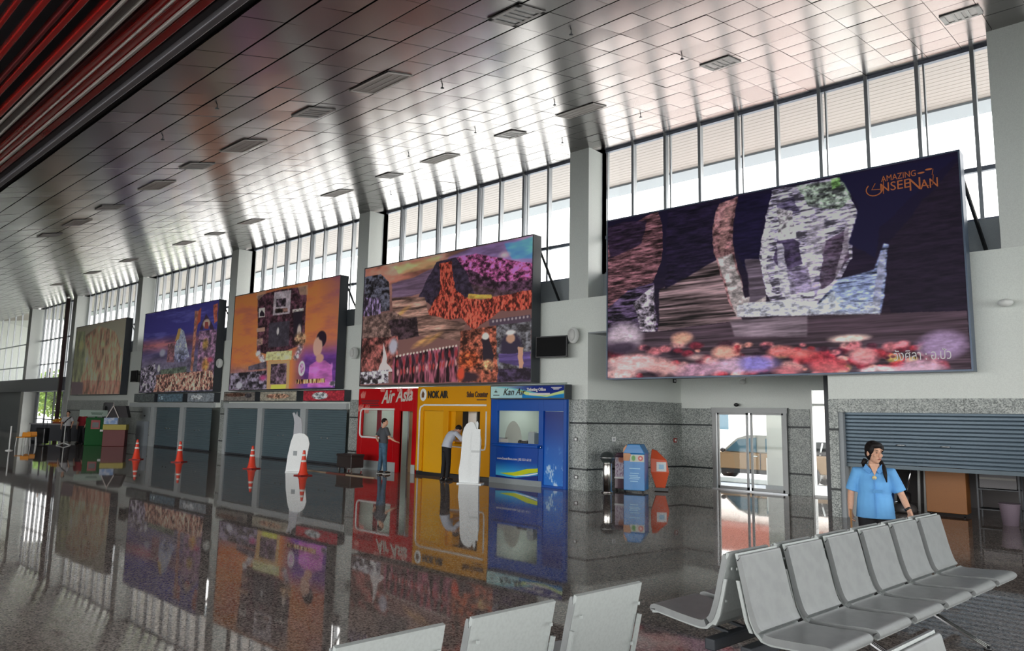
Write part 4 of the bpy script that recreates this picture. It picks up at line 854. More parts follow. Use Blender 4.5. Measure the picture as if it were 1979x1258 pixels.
b = MB(); b.prism([(-w+.22+dx, .19+dz) for dx, dz in ((-.05, 0), (.07, 0), (.05, .03), (.02, .03), (.01, .1), (-.01, .03), (-.04, .03))], -.012, -.006); b.build('logo_bird', M_bt, TS)

# ------------------------------------------------------------------ waiting benches
M_vin = mat('grey_vinyl', (150, 153, 153), .36, spec=.5, speck=(143, 146, 146), scale=9, bump=.06, bscale=10)
M_shell = mat('pale_grey_seat_shell', (186, 192, 190), .4, .1)
front = [(.510, .405), (.522, .432), (.500, .458), (.44, .464), (.25, .446), (.08, .436), (.035, .446)]
def off(pts, d):
    out = []
    for i, p in enumerate(pts):
        a = pts[max(0, i-1)]; b_ = pts[min(len(pts)-1, i+1)]; dx, dz = b_[0]-a[0], b_[1]-a[1]; l = math.hypot(dx, dz); out.append((p[0]-dz/l*d, p[1]+dx/l*d))
    return out
backp = [(.015, .460), (-.015, .500), (-.055, .62), (-.088, .76), (-.118, .88), (-.13, .925), (-.146, .932)]
HW = .272
def dense(p, k=4):
    out = []
    for i in range(len(p)-1):
        a, b_, c_, d_ = p[max(0, i-1)], p[i], p[i+1], p[min(len(p)-1, i+2)]
        for j in range(k):
            t_ = j/k; out.append(tuple(.5*((2*b_[q])+(-a[q]+c_[q])*t_+(2*a[q]-5*b_[q]+4*c_[q]-d_[q])*t_*t_+(-a[q]+3*b_[q]-3*c_[q]+d_[q])*t_**3) for q in (0, 1)))
    return out+[p[-1]]
def smooth_me(me, ang=38):
    me.shade_smooth(); me.set_sharp_from_angle(angle=R(ang)); return me
front = dense(front); backp = dense(backp)
def pad(pts, th):
    b = MB(); inner = off(pts, th) if th > 0 else off(pts, th)
    return pts+inner[::-1]
def make_bench(name, label, n, pos, rz, group=None, pitch=.66, legs=(0, 2, 4), sides=(1,)):
    t = thing(name, label, 'bench', pos, rz, group)
    b = MB(); b.box(-.10, -.02, -.35, (n-1)*pitch+.35, .27, .35); b.build('beam', M_dalu, t, bevel=.01)
    pm = smooth_me(MB().prism(pad(front, .048), -HW, HW).mesh('seat_pad')); bm_ = smooth_me(MB().prism(pad(backp, .042), -HW, HW).mesh('back_pad'))
    allp = [(.50, .395), (.44, .405), (.25, .387), (.08, .374), (.01, .385), (-.04, .43), (-.075, .50), (-.103, .62), (-.135, .76), (-.168, .90), (-.178, .938)]
    sm = MB().prism(allp+off(allp, -.022)[::-1], -HW+.004, HW-.004)
    for s_ in (-1, 1):
        for zz in (.60, .83):
            x_ = -.075-(zz-.5)*.225-.022; sm.box(x_-.012, x_-.004, s_*.235-.008, s_*.235+.008, zz-.008, zz+.008)
    sm.prism([(x-.006, z) for x, z in allp[5:9]]+[(x-.030, z) for x, z in allp[5:9]][::-1], HW-.004, HW+.010); sm.prism([(x-.006, z) for x, z in allp[5:9]]+[(x-.030, z) for x, z in allp[5:9]][::-1], -HW-.010, -HW+.004)
    sm = sm.mesh('seat_shell')
    for i in range(n):
        s = ob('seat', sm, M_shell, t, (0, i*pitch, 0))
        for nm, me in (('seat_pad', pm), ('back_pad', bm_)):
            q = ob(nm, me, M_vin, s); bv = q.modifiers.new('bevel', 'BEVEL'); bv.width = .014; bv.segments = 3; bv.limit_method = 'ANGLE'; bv.angle_limit = R(40); bv.harden_normals = True
        b = MB(); b.bar((-.06, i*pitch-.1, .35), (.30, i*pitch-.1, .395), .03, .02); b.bar((-.06, i*pitch+.1, .35), (.30, i*pitch+.1, .395), .03, .02); k_ = b.build('seat_bracket', M_dalu, t)
    for i in legs:
        y = i*pitch+pitch/2
        for s_ in sides:
            b = MB()
            for dy in (-.022, .0, .022): b.bar((-.06, y+dy, .33), (.60*s_-.06*(s_ < 0), y+dy*1.5, .02), .016, .014)
            b.build('leg', M_chrome, t); MB().lathe([(.03, 0), (.032, .012), (.02, .03)], .60*s_-.06*(s_ < 0), y, 12).build('foot_glide', M_black, t)
        if len(sides) == 1: box('leg_post', -.09, -.03, y-.02, y+.02, 0, .27, M_dalu, t)
        b = MB(); b.tube([(.05, y+.04, .36), (.08, y+.045, .37), (.10, y+.045, .33)], .012, 6); b.build('clamp', M_chrome, t)
    return t
rzb = -R(7.4); ux, uy = math.sin(R(7.4)), math.cos(R(7.4))
make_bench('waiting_bench', 'long grey padded bench of six seats facing right, below the woman', 6, (-2.04, 5.15, 0), rzb, None, .655, (1, 3))
e = (-2.43+ux*3.3, 5.15+uy*3.3, 0)
make_bench('waiting_bench', 'grey bench set back to back behind the six right-facing seats', 6, e, rzb+math.pi, None, .655, (1, 3))
make_bench('waiting_bench', 'grey bench showing its pale seat backs at the bottom edge, left of the others', 3, (-2.45, 3.41, 0), rzb+math.pi, None, .69, (0,))
q = at(1798, 1222, Z=.932)
make_bench('waiting_bench', 'grey bench of which only one back top shows at the bottom right', 2, (q.x+.17-ux*.93, q.y-uy*.93, 0), rzb, None, .655, (0,))

# ------------------------------------------------------------------ cones
M_cone = mat('cone_orange', (226, 62, 34), .4, coat=.2); M_refl = mat('reflective_white', (236, 236, 230), .3)
def cone():
    t = empty('traffic_cone'); b = MB().box(-.2, .2, -.2, .2, 0, .03); b.build('base', mat('cone_base_red', (150, 34, 34), .5), t, bevel=.01)
    MB().lathe([(.15, .03), (.145, .06), (.12, .10), (.04, .70), (.035, .74), (.02, .745)], n=22).build('cone_body', M_cone, t)
    for za, zb_ in ((.40, .46), (.575, .63)):
        f_ = lambda z: .12-(z-.10)*(.08/.6)+.004
        MB().lathe([(f_(za), za), (f_(zb_), zb_)], n=22).build('reflective_band', M_refl, t)
    return t
cn = cone()
for i, ((x, y), lb) in enumerate((((-18.95, 11.9), 'orange traffic cone nearest the white cutout, at its right'), ((-22.1, 11.95), 'orange traffic cone in front of the left side of the three shutters'), ((-26.3, 11.4), 'orange traffic cone in front of the shutters under the indigo billboard'), ((-28.4, 10.71), 'farthest orange traffic cone, beside the grey wall cabinet'))):
    o = cn if i == 0 else copy_tree(cn); o.location = (x, y, 0); o.rotation_euler = (0, 0, .3*i); tag(o, lb, 'cone', 'orange traffic cones')

# ------------------------------------------------------------------ white cutout boards
M_foam = mat('white_foam_board', (238, 242, 242), .5)
t = thing('cutout_stand', 'tall white foam cutout with rounded top in front of the yellow kiosk', 'cutout', (-14.12, 14.1, 0), R(30))
P_ = [(-.30, 0), (-.32, .35), (-.27, .7), (-.25, 1.1), (-.24, 1.35), (-.2, 1.52), (-.12, 1.64), (.0, 1.70), (.08, 1.68), (.13, 1.58), (.16, 1.5), (.24, 1.5), (.30, 1.2), (.29, .6), (.27, 0)]
MB().prism(P_, -.02, .02).build('panel', M_foam, t); MB().prism([(.10, 1.5), (.12, 1.68), (.17, 1.72), (.20, 1.66), (.19, 1.5)], .03, .06).build('ear_panel', M_foam, t)
MB().prism([(.04, .02), (.06, 1.46), (.29, 1.5), (.29, .9), (.27, .02)], -.09, -.05).build('front_wing', M_foam, t); box('base', -.33, .36, -.16, .2, 0, .03, M_foam, t)
box('cross_strip', .05, .28, -.10, -.09, .86, .92, mat('strip_grey', (206, 210, 210), .5), t)
t = thing('cutout_stand', 'white foam cutout with a thin raised grey arm in front of the shutters', 'cutout', (-20.0, 12.4, 0), R(38))
MB().prism([(-.42, 0), (-.38, .5), (-.30, .95), (-.22, 1.18), (-.05, 1.22), (.12, 1.20), (.24, 1.1), (.30, .9), (.24, .5), (.16, 0)], -.02, .02).build('panel', M_foam, t)
MB().prism([(-.25, 1.15), (-.24, 1.55), (-.28, 1.74), (-.32, 1.84), (-.26, 1.87), (-.20, 1.78), (-.17, 1.9), (-.14, 1.76), (-.07, 1.7), (-.02, 1.68), (.04, 1.2)], .025, .05).build('raised_arm', mat('foam_back_grey', (176, 178, 184), .6), t)
box('support_foot', -.38, .14, -.15, .2, 0, .03, M_foam, t); box('pocket', -.2, -.08, -.03, -.02, .52, .66, mat('strip_dark', (150, 158, 160), .5), t)

# low brown bench and the floor boards by the red kiosk
t = thing('storage_chest', 'dark brown block bench standing left of the red kiosk', 'bench', at(676, 909, Z=0)); M_br = mat('dark_brown_vinyl', (50, 42, 40), .45)
box('body', -.40, .40, -.25, .25, .10, .48, M_br, t, .02); box('seat_top', -.42, .42, -.27, .27, .46, .54, M_br, t, .02)
for x in (-.34, .34):
    for y in (-.18, .18): MB().bar((x, y, .13), (x+.02, y, 0), .04).build('leg', M_chrome, t)
t = thing('floor_strip', 'thin pale wooden strip with a rust part lying before the brown block bench', 'strip', (-19.4, 13.05, 0))
box('plank', -1.3, 0.0, -.04, .04, 0, .025, mat('pale_wood', (160, 140, 116), .5), t); box('plank_end', 0.0, 1.0, -.06, .06, 0, .03, mat('rust_wood', (110, 52, 40), .5), t); box('plank', 1.0, 2.4, -.03, .03, 0, .025, mat('pale_wood'), t)

# ------------------------------------------------------------------ bins in the recess
t = thing('ashtray_bin', 'chrome cylindrical ashtray bin with a domed grey top', 'bin', (-10.38, 15.3, 0))
MB().lathe([(.155, .0), (.16, .03), (.12, .05), (.12, .72), (.125, .74)], n=28).build('cylinder', mat('brushed_chrome', (210, 206, 200), .16, 1.), t)
MB().lathe([(.12, .74), (.20, .86), (.205, .88), (.19, .90), (.16, .97), (.08, 1.02), (.0, 1.03)], n=28).build('bowl_top', mat('bin_top_grey', (100, 108, 108), .3, .7), t)
MB().lathe([(.206, .865), (.21, .875), (.206, .885)], n=28).build('rim', M_chrome, t)
def house_bin(lab_, pos, rz, col, w, d, h, roof, nm, extra=None):
    t = thing('waste_bin', lab_, 'bin', pos, rz); m_ = mat(nm, col, .35, coat=.2)
    box('body', -w, w, -d, d, .06, h, m_, t, .015)
    b = MB(); b.prism([(-w-.02, h), (-w*.6, h+roof), (w*.6, h+roof), (w+.02, h)], -d-.02, d+.02); b.build('lid', m_, t, bevel=.02)
    for x in (-w+.05, w-.05): b = MB().tube([(x-.012, -d+.05, .035), (x+.012, -d+.05, .035)], .035, 10); b.build('castor', M_black, t)
    return t, m_
t, m_ = house_bin('dark maroon waste bin with white posters between the ashtray and the blue bin', (-10.43, 16.12, 0), R(14), (66, 26, 50), .16, .25, .86, .12, 'maroon_plastic')
c = Cv(128, 160, (206, 196, 206)); nz_ = noise(128, 160, 10, 12, 91, 4); c.put(np.clip((nz_-.5)*5, 0, 1), (140, 110, 140)); c.ell(.6, .2, .35, .18, (196, 130, 110), .4)
printed('poster', -.14, .15, -.258, .36, .92, print_mat(c, 'bin_poster'), t, .006); box('white_band', -.16, .16, -.262, -.25, .32, .36, M_white, t)
t, m_ = house_bin('bright blue waste bin with a domed lid, centre of the bin group', (-9.98, 16.02, 0), R(20), (34, 124, 190), .27, .26, .98, .24, 'bin_blue')
c = Cv(160, 64, (206, 206, 196)); c.ell(.25, .5, .16, .45, (120, 170, 110), .3); c.ell(.75, .5, .2, .4, (206, 100, 100), .3); c.ell(.75, .5, .1, .2, (240, 220, 210), .3)
printed('label_strip', -.10, .26, -.266, .78, .96, print_mat(c, 'bin_label'), t, .006)
for k, z in enumerate((.60, .48, .42, .38, .34, .28)): b = MB().box(-.12+.02*(k % 2), .16-.03*(k % 3), -.263, -.26, z, z+.02); b.build('print_line', mat('pale_print', (170, 210, 236), .5), t)
b = MB(); b.prism([(-.27, .80), (-.27, 1.10), (-.2, 1.2), (-.12, 1.1), (-.08, .95), (-.12, .80)], -.275, -.262); b.build('sticker', mat('tan_sticker', (206, 150, 110), .5), t)
t = thing('waste_bin', 'orange faceted waste bin with a square white label, rightmost of the bins', 'bin', (-9.72, 16.80, 0), R(30)); m_ = mat('bin_orange', (222, 86, 40), .4)
b = MB(); b.add([(-.12, -.2, .1), (.12, -.2, .1), (.12, .2, .1), (-.12, .2, .1), (-.25, -.25, .5), (.22, -.25, .5), (.22, .25, .5), (-.25, .25, .5), (-.25, -.22, .85), (.16, -.22, .80), (.16, .22, .80), (-.25, .22, .85), (-.22, -.15, 1.08), (-.10, -.15, 1.05), (-.10, .15, 1.05), (-.22, .15, 1.08)],
  [(0, 3, 2, 1), (0, 1, 5, 4), (1, 2, 6, 5), (2, 3, 7, 6), (3, 0, 4, 7), (4, 5, 9, 8), (5, 6, 10, 9), (6, 7, 11, 10), (7, 4, 8, 11), (8, 9, 13, 12), (9, 10, 14, 13), (10, 11, 15, 14), (11, 8, 12, 15), (12, 13, 14, 15)]); b.build('body', m_, t, bevel=.012)
box('label', -.10, .15, -.258, -.25, .52, .76, M_white, t); box('label_print', -.04, .09, -.262, -.258, .58, .70, mat('pale_print'), t)
b = MB().box(-.16, .2, -.2, .2, .02, .10); b.build('base', M_black, t)

# ------------------------------------------------------------------ people
def remesh(b, name, material, parent, vox, smooth=2):
    o = b.build('tmp', material); r = o.modifiers.new('r', 'REMESH'); r.mode = 'VOXEL'; r.voxel_size = vox; r.use_smooth_shade = True
    if smooth: s = o.modifiers.new('s', 'SMOOTH'); s.factor = .5; s.iterations = smooth
    bpy.context.view_layer.update()
    me = bpy.data.meshes.new_from_object(o.evaluated_get(bpy.context.evaluated_depsgraph_get())); bpy.data.objects.remove(o)
    me.materials.clear(); me.name = name
    return ob(name, me, material, parent)
def V3(p): return Vector(p)
def add_hand(b, w, d, n, s=1., curl=.5, thumb=1):
    w = V3(w); d = V3(d).normalized(); n = V3(n).normalized(); l = d.cross(n).normalized()*thumb
    b.bar(w-d*.01, w+d*.085*s, .075*s, .03*s, up=n)
    for i, L_ in enumerate((.070, .078, .072, .056)):
        p = w+d*.078*s+l*(1.5-i)*.020*s; a = curl*.5; pts = [p-d*.02]
        for k in range(3):
            dd = d*math.cos(a)+n*math.sin(a); p = p+dd*L_*s*(.45 if k == 0 else .3); pts.append(p); a += curl*.7
        b.tube(pts, [.0095*s, .0095*s, .009*s, .0075*s], 7)
    p = w+d*.02*s+l*.03*s; b.tube([p, p+(d*.5+l*.8)*.035*s, p+(d*.9+l*.55+n*.2)*.075*s], [.013*s, .011*s, .009*s], 7)
def build_person(name, label, pos, rz, J, cols, vox=.008, face=False, sleeve=.55, hair='short', shirt_len=.0, group=None):
    """J: local joints facing -Y."""
    t = thing(name, label, 'person', pos, rz, group); skin = M_skin
    hc = V3(J['head']); nk = V3(J['neck']); sc = V3(J['chest']); wc = V3(J['waist']); hp = V3(J['hip'])
    b = MB(); i0 = len(b.v); hs = J.get('hs', 1.)
    b.ell((0, .01, .025), .074, .092, .098, 20, 14); b.ell((0, -.018, -.045), .058, .068, .072, 18, 12); b.ell((0, -.045, -.088), .030, .030, .026, 12, 8)
    b.tube([(0, -.080, .022), (0, -.098, -.008), (0, -.104, -.026)], [.008, .012, .014], 8); b.ell((0, -.098, -.03), .017, .012, .010, 10, 6)
    for s_ in (-1, 1):
        b.ell((s_*.076, .008, -.008), .010, .020, .032, 10, 8); b.ell((s_*.036, -.066, -.022), .022, .018, .020, 10, 8); b.ell((s_*.030, -.077, .038), .024, .012, .010, 10, 6)
    b.ell((0, -.088, -.058), .022, .010, .007, 10, 6)
    hm = Matrix.Translation(hc) @ Matrix.Rotation(J.get('hyaw', 0), 4, 'Z') @ Matrix.Rotation(J.get('hpitch', 0), 4, 'X') @ Matrix.Scale(hs, 4)
    for i in range(i0, len(b.v)): b.v[i] = tuple(hm @ V3(b.v[i]))
    b.tube([nk-V3((0, 0, .03)), nk, hc+V3((0, .02, -.03))], [.060, .052, .050], 14)
    sw_ = J.get('sw', .19)
    up = (sc-wc).normalized()
    b.tube([hp-V3((0, 0, .08)), hp, wc, sc-up*.12, sc, sc+(nk-sc)*.75], [(.15, .10), (.165, .115), (.14, .10), (.165, .115), (.15, .09), (.07, .06)], 16)
    for s_ in (0, 1):
        sh, el, wr = [V3(J[k][s_]) for k in ('sh', 'el', 'wr')]
        b.tube([sh, (sh+el)/2, el, (el+wr)/2, wr], [.052, .047, .038, .037, .026], 12); b.ell(sh, .056, .056, .052)
        add_hand(b, wr, J['hd'][s_], J['hn'][s_], J.get('hsz', 1.), J.get('curl', .5), J['th'][s_])
        kn, an = V3(J['kn'][s_]), V3(J['an'][s_]); hj = hp+V3(((-1 if s_ == 0 else 1)*.085, 0, -.05))
        b.tube([hj, (hj+kn)/2, kn, (kn*.6+an*.4), an], [.085, .072, .052, .053, .036], 12); b.bar(an+V3((0, .03, -.03)), an+V3((0, -.14, -.05)), .07, .05)
    remesh(b, 'body', skin, t, vox)
    # trousers
    b = MB(); b.tube([hp+V3((0, 0, .06)), hp, hp-V3((0, 0, .12))], [(.168, .125), (.182, .135), (.185, .125)], 18)
    for s_ in (0, 1):
        kn, an = V3(J['kn'][s_]), V3(J['an'][s_]); hj = hp+V3(((-1 if s_ == 0 else 1)*.088, 0, -.06))
        b.tube([hj, (hj+kn)/2, kn, (kn*.5+an*.5), an+V3((0, 0, .0))], [.105, .09, .072, .070, .062], 14)
    remesh(b, 'trousers', cols['trousers'], t, max(vox, .010))
    for s_ in (0, 1):
        an = V3(J['an'][s_]); b = MB(); b.ell(an+V3((0, -.05, -.045)), .05, .14, .042, 14, 8); b.ell(an+V3((0, .02, -.02)), .045, .05, .05, 12, 8)
        b.box(an.x-.045, an.x+.045, an.y-.17, an.y+.07, max(0, an.z-.085), an.z-.065); remesh(b, 'shoe', cols['shoe'], t, max(vox, .010))
        b = MB().box(an.x-.048, an.x+.048, an.y-.18, an.y+.075, max(0.002, an.z-.088), max(.014, an.z-.072)); b.build('shoe_sole', M_white if cols.get('sole') else M_black, t)
    # shirt
    hem = wc+(hp-wc)*(1.0+shirt_len)
    b = MB(); b.tube([hem, hp*.4+wc*.6, wc, sc-up*.12, sc+up*.01, sc+(nk-sc)*.62], [(.20+J.get('flare', 0), .145), (.185+J.get('flare', 0)*.6, .135), (.175, .125), (.190, .135), (.175, .11), (.080, .075)], 20)
    for s_ in (0, 1):
        sh, el, wr = [V3(J[k][s_]) for k in ('sh', 'el', 'wr')]
        e = sh+(el-sh)*min(1, sleeve*1.5); w_ = .068
        b.tube([sc+(sh-sc)*.5+V3((0, 0, .0)), sh+V3((0, 0, .005)), (sh+e)/2, e], [.075, .070, w_, w_+.004], 14)
        if sleeve > 1: b.tube([el, (el+wr)/2, wr], [.055, .05, .045], 12)
    remesh(b, 'shirt', cols['shirt'], t, max(vox, .009), 3)
    # hair
    b = MB(); b.ell((0, .024, .040), .085, .098, .100, 20, 14)
    if hair == 'woman':
        b.ell((0, .03, .0), .082, .088, .10, 18, 12)
        b.ell((.0, -.035, .088), .070, .050, .042, 16, 10); b.ell((.052, -.035, .055), .034, .045, .05, 12, 8); b.ell((-.06, -.02, .04), .028, .04, .05, 12, 8)
    k0 = len(b.v)
    for i in range(k0): b.v[i] = tuple(hm @ V3(b.v[i]))
    h = remesh(b, 'hair', M_hair, t, max(vox, .007), 1)
    # cut hair away from the face
    bm = bmesh.new(); bm.from_mesh(h.data); inv = hm.inverted(); dl = []
    for f_ in bm.faces:
        c_ = inv @ f_.calc_center_median()
        if hair == 'short' and c_.y < -.045 and c_.z < .062: dl.append(f_)
        elif hair == 'short' and (c_.z < -.03 or (c_.y < -.01 and c_.z < .02)): dl.append(f_)
    bmesh.ops.delete(bm, geom=dl, context='FACES'); bm.to_mesh(h.data); bm.free()
    if face:
        for s_ in (-1, 1):
            b = MB().ell((s_*.030, -.0815, .010), .0125, .007, .0055, 12, 8); 
            for i in range(len(b.v)): b.v[i] = tuple(hm @ V3(b.v[i]))
            b.build('eye', mat('dark_eye', (34, 22, 20), .2), t)
            b = MB().tube([(s_*.014, -.089, .030), (s_*.030, -.090, .036), (s_*.047, -.080, .030)], [.0028, .0035, .002], 6)
            for i in range(len(b.v)): b.v[i] = tuple(hm @ V3(b.v[i]))
            b.build('eyebrow', M_hair, t)
        b = MB().ell((0, -.0965, -.058), .021, .006, .0065, 12, 6)
        for i in range(len(b.v)): b.v[i] = tuple(hm @ V3(b.v[i]))
        b.build('lips', mat('lips', (150, 78, 72), .4), t)
    return t, hm
M_shb = mat('sky_blue_cloth', (104, 170, 226), .75, speck=(98, 162, 220), scale=6, bump=.35, bscale=9); M_nv = mat('black_trousers', (20, 20, 26), .8)
J = dict(head=(.015, -.02, 1.525), neck=(0, .0, 1.40), chest=(0, .0, 1.28), waist=(0, .0, 1.06), hip=(0, .0, .90), hyaw=R(34), hpitch=R(4), hs=1.03, flare=.008, sw=.18,
  sh=[(-.180, 0, 1.295), (.180, 0, 1.295)], el=[(-.250, .02, 1.05), (.275, .0, 1.06)], wr=[(-.265, -.06, .855), (.345, -.07, .875)],
  hd=[(.03, -.1, -1), (.25, -.15, -1)], hn=[(.9, -.3, 0), (-.9, -.4, 0)], th=[-1, 1], kn=[(-.10, -.03, .48), (.10, .02, .48)], an=[(-.11, .03, .09), (.11, -.04, .09)], curl=.75, hsz=.95)
wp = (-2.46, 9.15, 0); wrz = R(17)
w, hm = build_person('person', 'woman in a sky-blue short-sleeved shirt holding a thin stick behind the grey seats', wp, wrz, J, dict(trousers=M_nv, shirt=M_shb, shoe=M_black), .0065, True, .58, 'woman', .75)
b = MB()
for s_ in (-1, 1):
    b.add([(s_*.02, -.115, 1.33), (s_*.085, -.085, 1.40), (s_*.115, -.085, 1.34), (s_*.055, -.128, 1.285), (s_*.02, -.105, 1.33), (s_*.085, -.070, 1.40), (s_*.115, -.075, 1.34), (s_*.055, -.112, 1.285)], [(0, 1, 2, 3), (4, 7, 6, 5), (0, 4, 5, 1), (1, 5, 6, 2), (2, 6, 7, 3), (3, 7, 4, 0)])
b.build('collar', mat('collar_blue', (92, 154, 214), .7), w, bevel=.004)
MB().prism([(-.052, 1.405), (.058, 1.405), (.004, 1.265)], -.122, -.108).build('neck_opening', M_skin, w, bevel=.004)
b = MB().lathe([(.024, 0), (.024, .008)], n=16); b.v = [(x, -.132-z, 1.245+y) for x, y, z in b.v]; b.build('pendant', mat('gold_pendant', (216, 196, 140), .4), w)
box('placket', -.004, .004, -.150, -.12, .80, 1.24, mat('collar_blue'), w); box('name_badge', -.02, .075, -.158, -.15, 1.075, 1.115, mat('badge_blue', (64, 140, 200), .4), w)
b = MB(); b.tube([(.075, -.03, 1.43), (.105, -.08, 1.36), (.115, -.12, 1.28), (.125, -.135, 1.20)], [.024, .024, .020, .006], 10); b.build('hair_lock', M_hair, w)
b = MB().tube([(-.08, .03, 1.44), (-.10, .05, 1.40), (-.10, .06, 1.34)], [.03, .03, .01], 10); b.build('ponytail', M_hair, w)
b = MB().tube([(.322, -.055, .915), (.334, -.062, .895)], .036, 14); b.build('wrist_watch', M_black, w)
rw = Matrix.Rotation(wrz, 3, 'Z')
t = thing('walking_stick', 'thin wooden stick held in the right hand of the woman in blue', 'stick', Vector(wp)+rw @ V3((-.262, -.105, 0)))
MB().tube([(0, 0, .02), (.005, 0, .45), (0, 0, .87)], .011, 8).build('shaft', mat('bamboo', (176, 130, 84), .5), t); MB().tube([(0, 0, .0), (0, 0, .03)], .013, 8).build('tip', M_black, t)
# man at the red kiosk (facing the wall)
J = dict(head=(-.03, -.02, 1.60), neck=(0, 0, 1.47), chest=(0, 0, 1.36), waist=(0, 0, 1.12), hip=(0, 0, .95), hyaw=R(-55), hs=1.02,
  sh=[(-.18, 0, 1.40), (.18, 0, 1.40)], el=[(-.30, -.05, 1.14), (.26, .12, 1.14)], wr=[(-.50, -.18, 1.02), (.06, .17, 1.03)], hd=[(-1, -.4, -.1), (-1, .1, .0)], hn=[(0, 0, -1), (0, 1, 0)], th=[1, -1],
  kn=[(-.10, -.02, .50), (.12, .0, .50)], an=[(-.17, -.02, .09), (.14, .03, .09)])
build_person('person', 'man in a dark grey t-shirt and blue jeans standing at the red kiosk', (-18.15, 14.22, 0), math.pi+R(-12), J, dict(trousers=mat('blue_jeans', (70, 104, 128), .8, speck=(58, 88, 112), scale=12), shirt=mat('charcoal_cloth', (74, 78, 84), .8), shoe=M_black, sole=1), .012)
J = dict(head=(.0, -.36, 1.45), neck=(0, -.24, 1.42), chest=(0, -.16, 1.33), waist=(0, -.03, 1.10), hip=(0, 0, .94), hyaw=R(-20), hpitch=R(40), hs=1.02,
  sh=[(-.18, -.20, 1.35), (.18, -.20, 1.35)], el=[(-.27, -.40, 1.14), (.27, -.36, 1.14)], wr=[(-.18, -.58, 1.10), (.17, -.56, 1.10)], hd=[(.2, -1, 0), (-.2, -1, 0)], hn=[(0, 0, -1), (0, 0, -1)], th=[-1, 1],
  kn=[(-.09, -.03, .49), (.10, .02, .49)], an=[(-.10, .0, .09), (.11, .05, .09)])
build_person('person', 'man in a white shirt and black trousers leaning on the yellow kiosk counter', (-15.25, 14.25, 0), math.pi+R(-18), J, dict(trousers=M_nv, shirt=mat('white_cloth', (196, 202, 214), .8), shoe=M_black), .012, sleeve=.6)
# far people
J = dict(head=(0, -.02, 1.58), neck=(0, 0, 1.45), chest=(0, 0, 1.34), waist=(0, 0, 1.12), hip=(0, 0, .94), sh=[(-.18, 0, 1.38), (.18, 0, 1.38)], el=[(-.26, .03, 1.12), (.26, .0, 1.14)], wr=[(-.27, -.02, .88), (.24, -.15, .95)], hd=[(0, 0, -1), (0, -.3, -1)], hn=[(1, 0, 0), (-1, 0, 0)], th=[-1, 1], kn=[(-.12, 0, .5), (.12, 0, .5)], an=[(-.17, 0, .09), (.17, 0, .09)])
fp, _ = build_person('person', 'man in a pale shirt with a dark shoulder strap, far left before the desk', (-42.0, 12.3, 0), R(60), J, dict(trousers=M_nv, shirt=mat('pale_shirt', (176, 176, 178), .8), shoe=M_black), .016)
MB().tube([(.17, -.08, 1.42), (.0, -.16, 1.25), (-.16, -.12, 1.05)], .025, 8).build('shoulder_strap', M_black, fp)
build_person('person', 'person in a crimson top standing close behind the man with the strap', (-42.3, 13.1, 0), R(40), J, dict(trousers=M_nv, shirt=mat('crimson_cloth', (150, 30, 44), .8), shoe=M_black), .016)
J2 = dict(J); J2.update(kn=[(-.12, -.4, .50), (.12, -.4, .50)], an=[(-.14, -.42, .09), (.14, -.42, .09)], hip=(0, 0, .5), waist=(0, 0, .68), chest=(0, -.02, .9), neck=(0, -.04, 1.01), head=(0, -.07, 1.14), sh=[(-.18, 0, .94), (.18, 0, .94)], el=[(-.25, -.05, .70), (.25, -.05, .70)], wr=[(-.15, -.3, .62), (.15, -.3, .62)], hd=[(0, -1, 0), (0, -1, 0)])
pq = at(97, 728, Y=16.9)
ps, _ = build_person('person', 'person in dark clothes seated outside on the ledge behind the far window', (pq.x, 16.9, 3.6), R(20), J2, dict(trousers=M_nv, shirt=mat('dark_navy_cloth', (30, 40, 60), .8), shoe=M_black), .016)
struct(box('balcony', -75, -52, 16.25, 18.6, 3.3, 3.6, M_grey)); box_ = thing('stool', 'low dark stool under the person seated outside', 'stool', (pq.x, 16.95, 3.6)); box('seat', -.2, .2, -.15, .2, .30, .34, M_dalu, box_)
for x in (-.17, .17):
    for y in (-.12, .17): box('leg', x-.015, x+.015, y-.015, y+.015, 0, .30, M_dalu, box_)

# ------------------------------------------------------------------ far left furniture
p = at(181, 860, Z=0)
t = thing('booth', 'dark green booth with a red framed screen, far left', 'booth', (p.x, p.y, 0), R(68)); M_gr = mat('booth_green', (8, 88, 36), .5, spec=.2)
box('body', -.42, .40, -.3, .3, 0, 1.40, M_gr, t, .02); box('screen_frame', -.18, .22, -.33, -.3, .82, 1.28, mat('screen_red', (150, 30, 34), .4), t); box('screen', -.12, .16, -.34, -.33, .90, 1.16, M_black, t); box('header_panel', -.75, .50, -.1, .1, 1.46, 1.78, mat('pale_green_board', (150, 170, 158), .5), t); box('post', -.05, .05, -.05, .05, 1.38, 1.5, M_gr, t); box('side_sign', .24, .38, -.33, -.3, .70, .80, M_white, t)
faint(-.25, -.10, 1.62, .55, .035, mat('dark_green_print', (40, 80, 60), .5), t)
p = at(221, 862, Z=0)
t = thing('booth', 'small maroon booth with a yellow band and a dark pitched roof, far left', 'booth', (p.x, p.y, 0), R(60)); M_mr = mat('booth_maroon', (104, 34, 34), .5)
box('body', -.50, .50, -.35, .35, 0, .82, M_mr, t, .02); box('yellow_band', -.52, .52, -.37, .37, .82, 1.08, mat('dull_yellow', (176, 160, 60), .5), t); box('picture_band', -.50, .12, -.36, -.32, 1.10, 1.42, mat('picture_blue', (120, 150, 196), .5, speck=(190, 200, 216), scale=5), t); box('side_post', .12, .17, -.37, -.3, 1.08, 1.50, M_dalu, t)
MB().prism([(-.36, 1.44), (.12, 1.44), (-.12, 2.0)], -.36, .4).build('gable', mat('dark_roof', (34, 28, 32), .6), t)
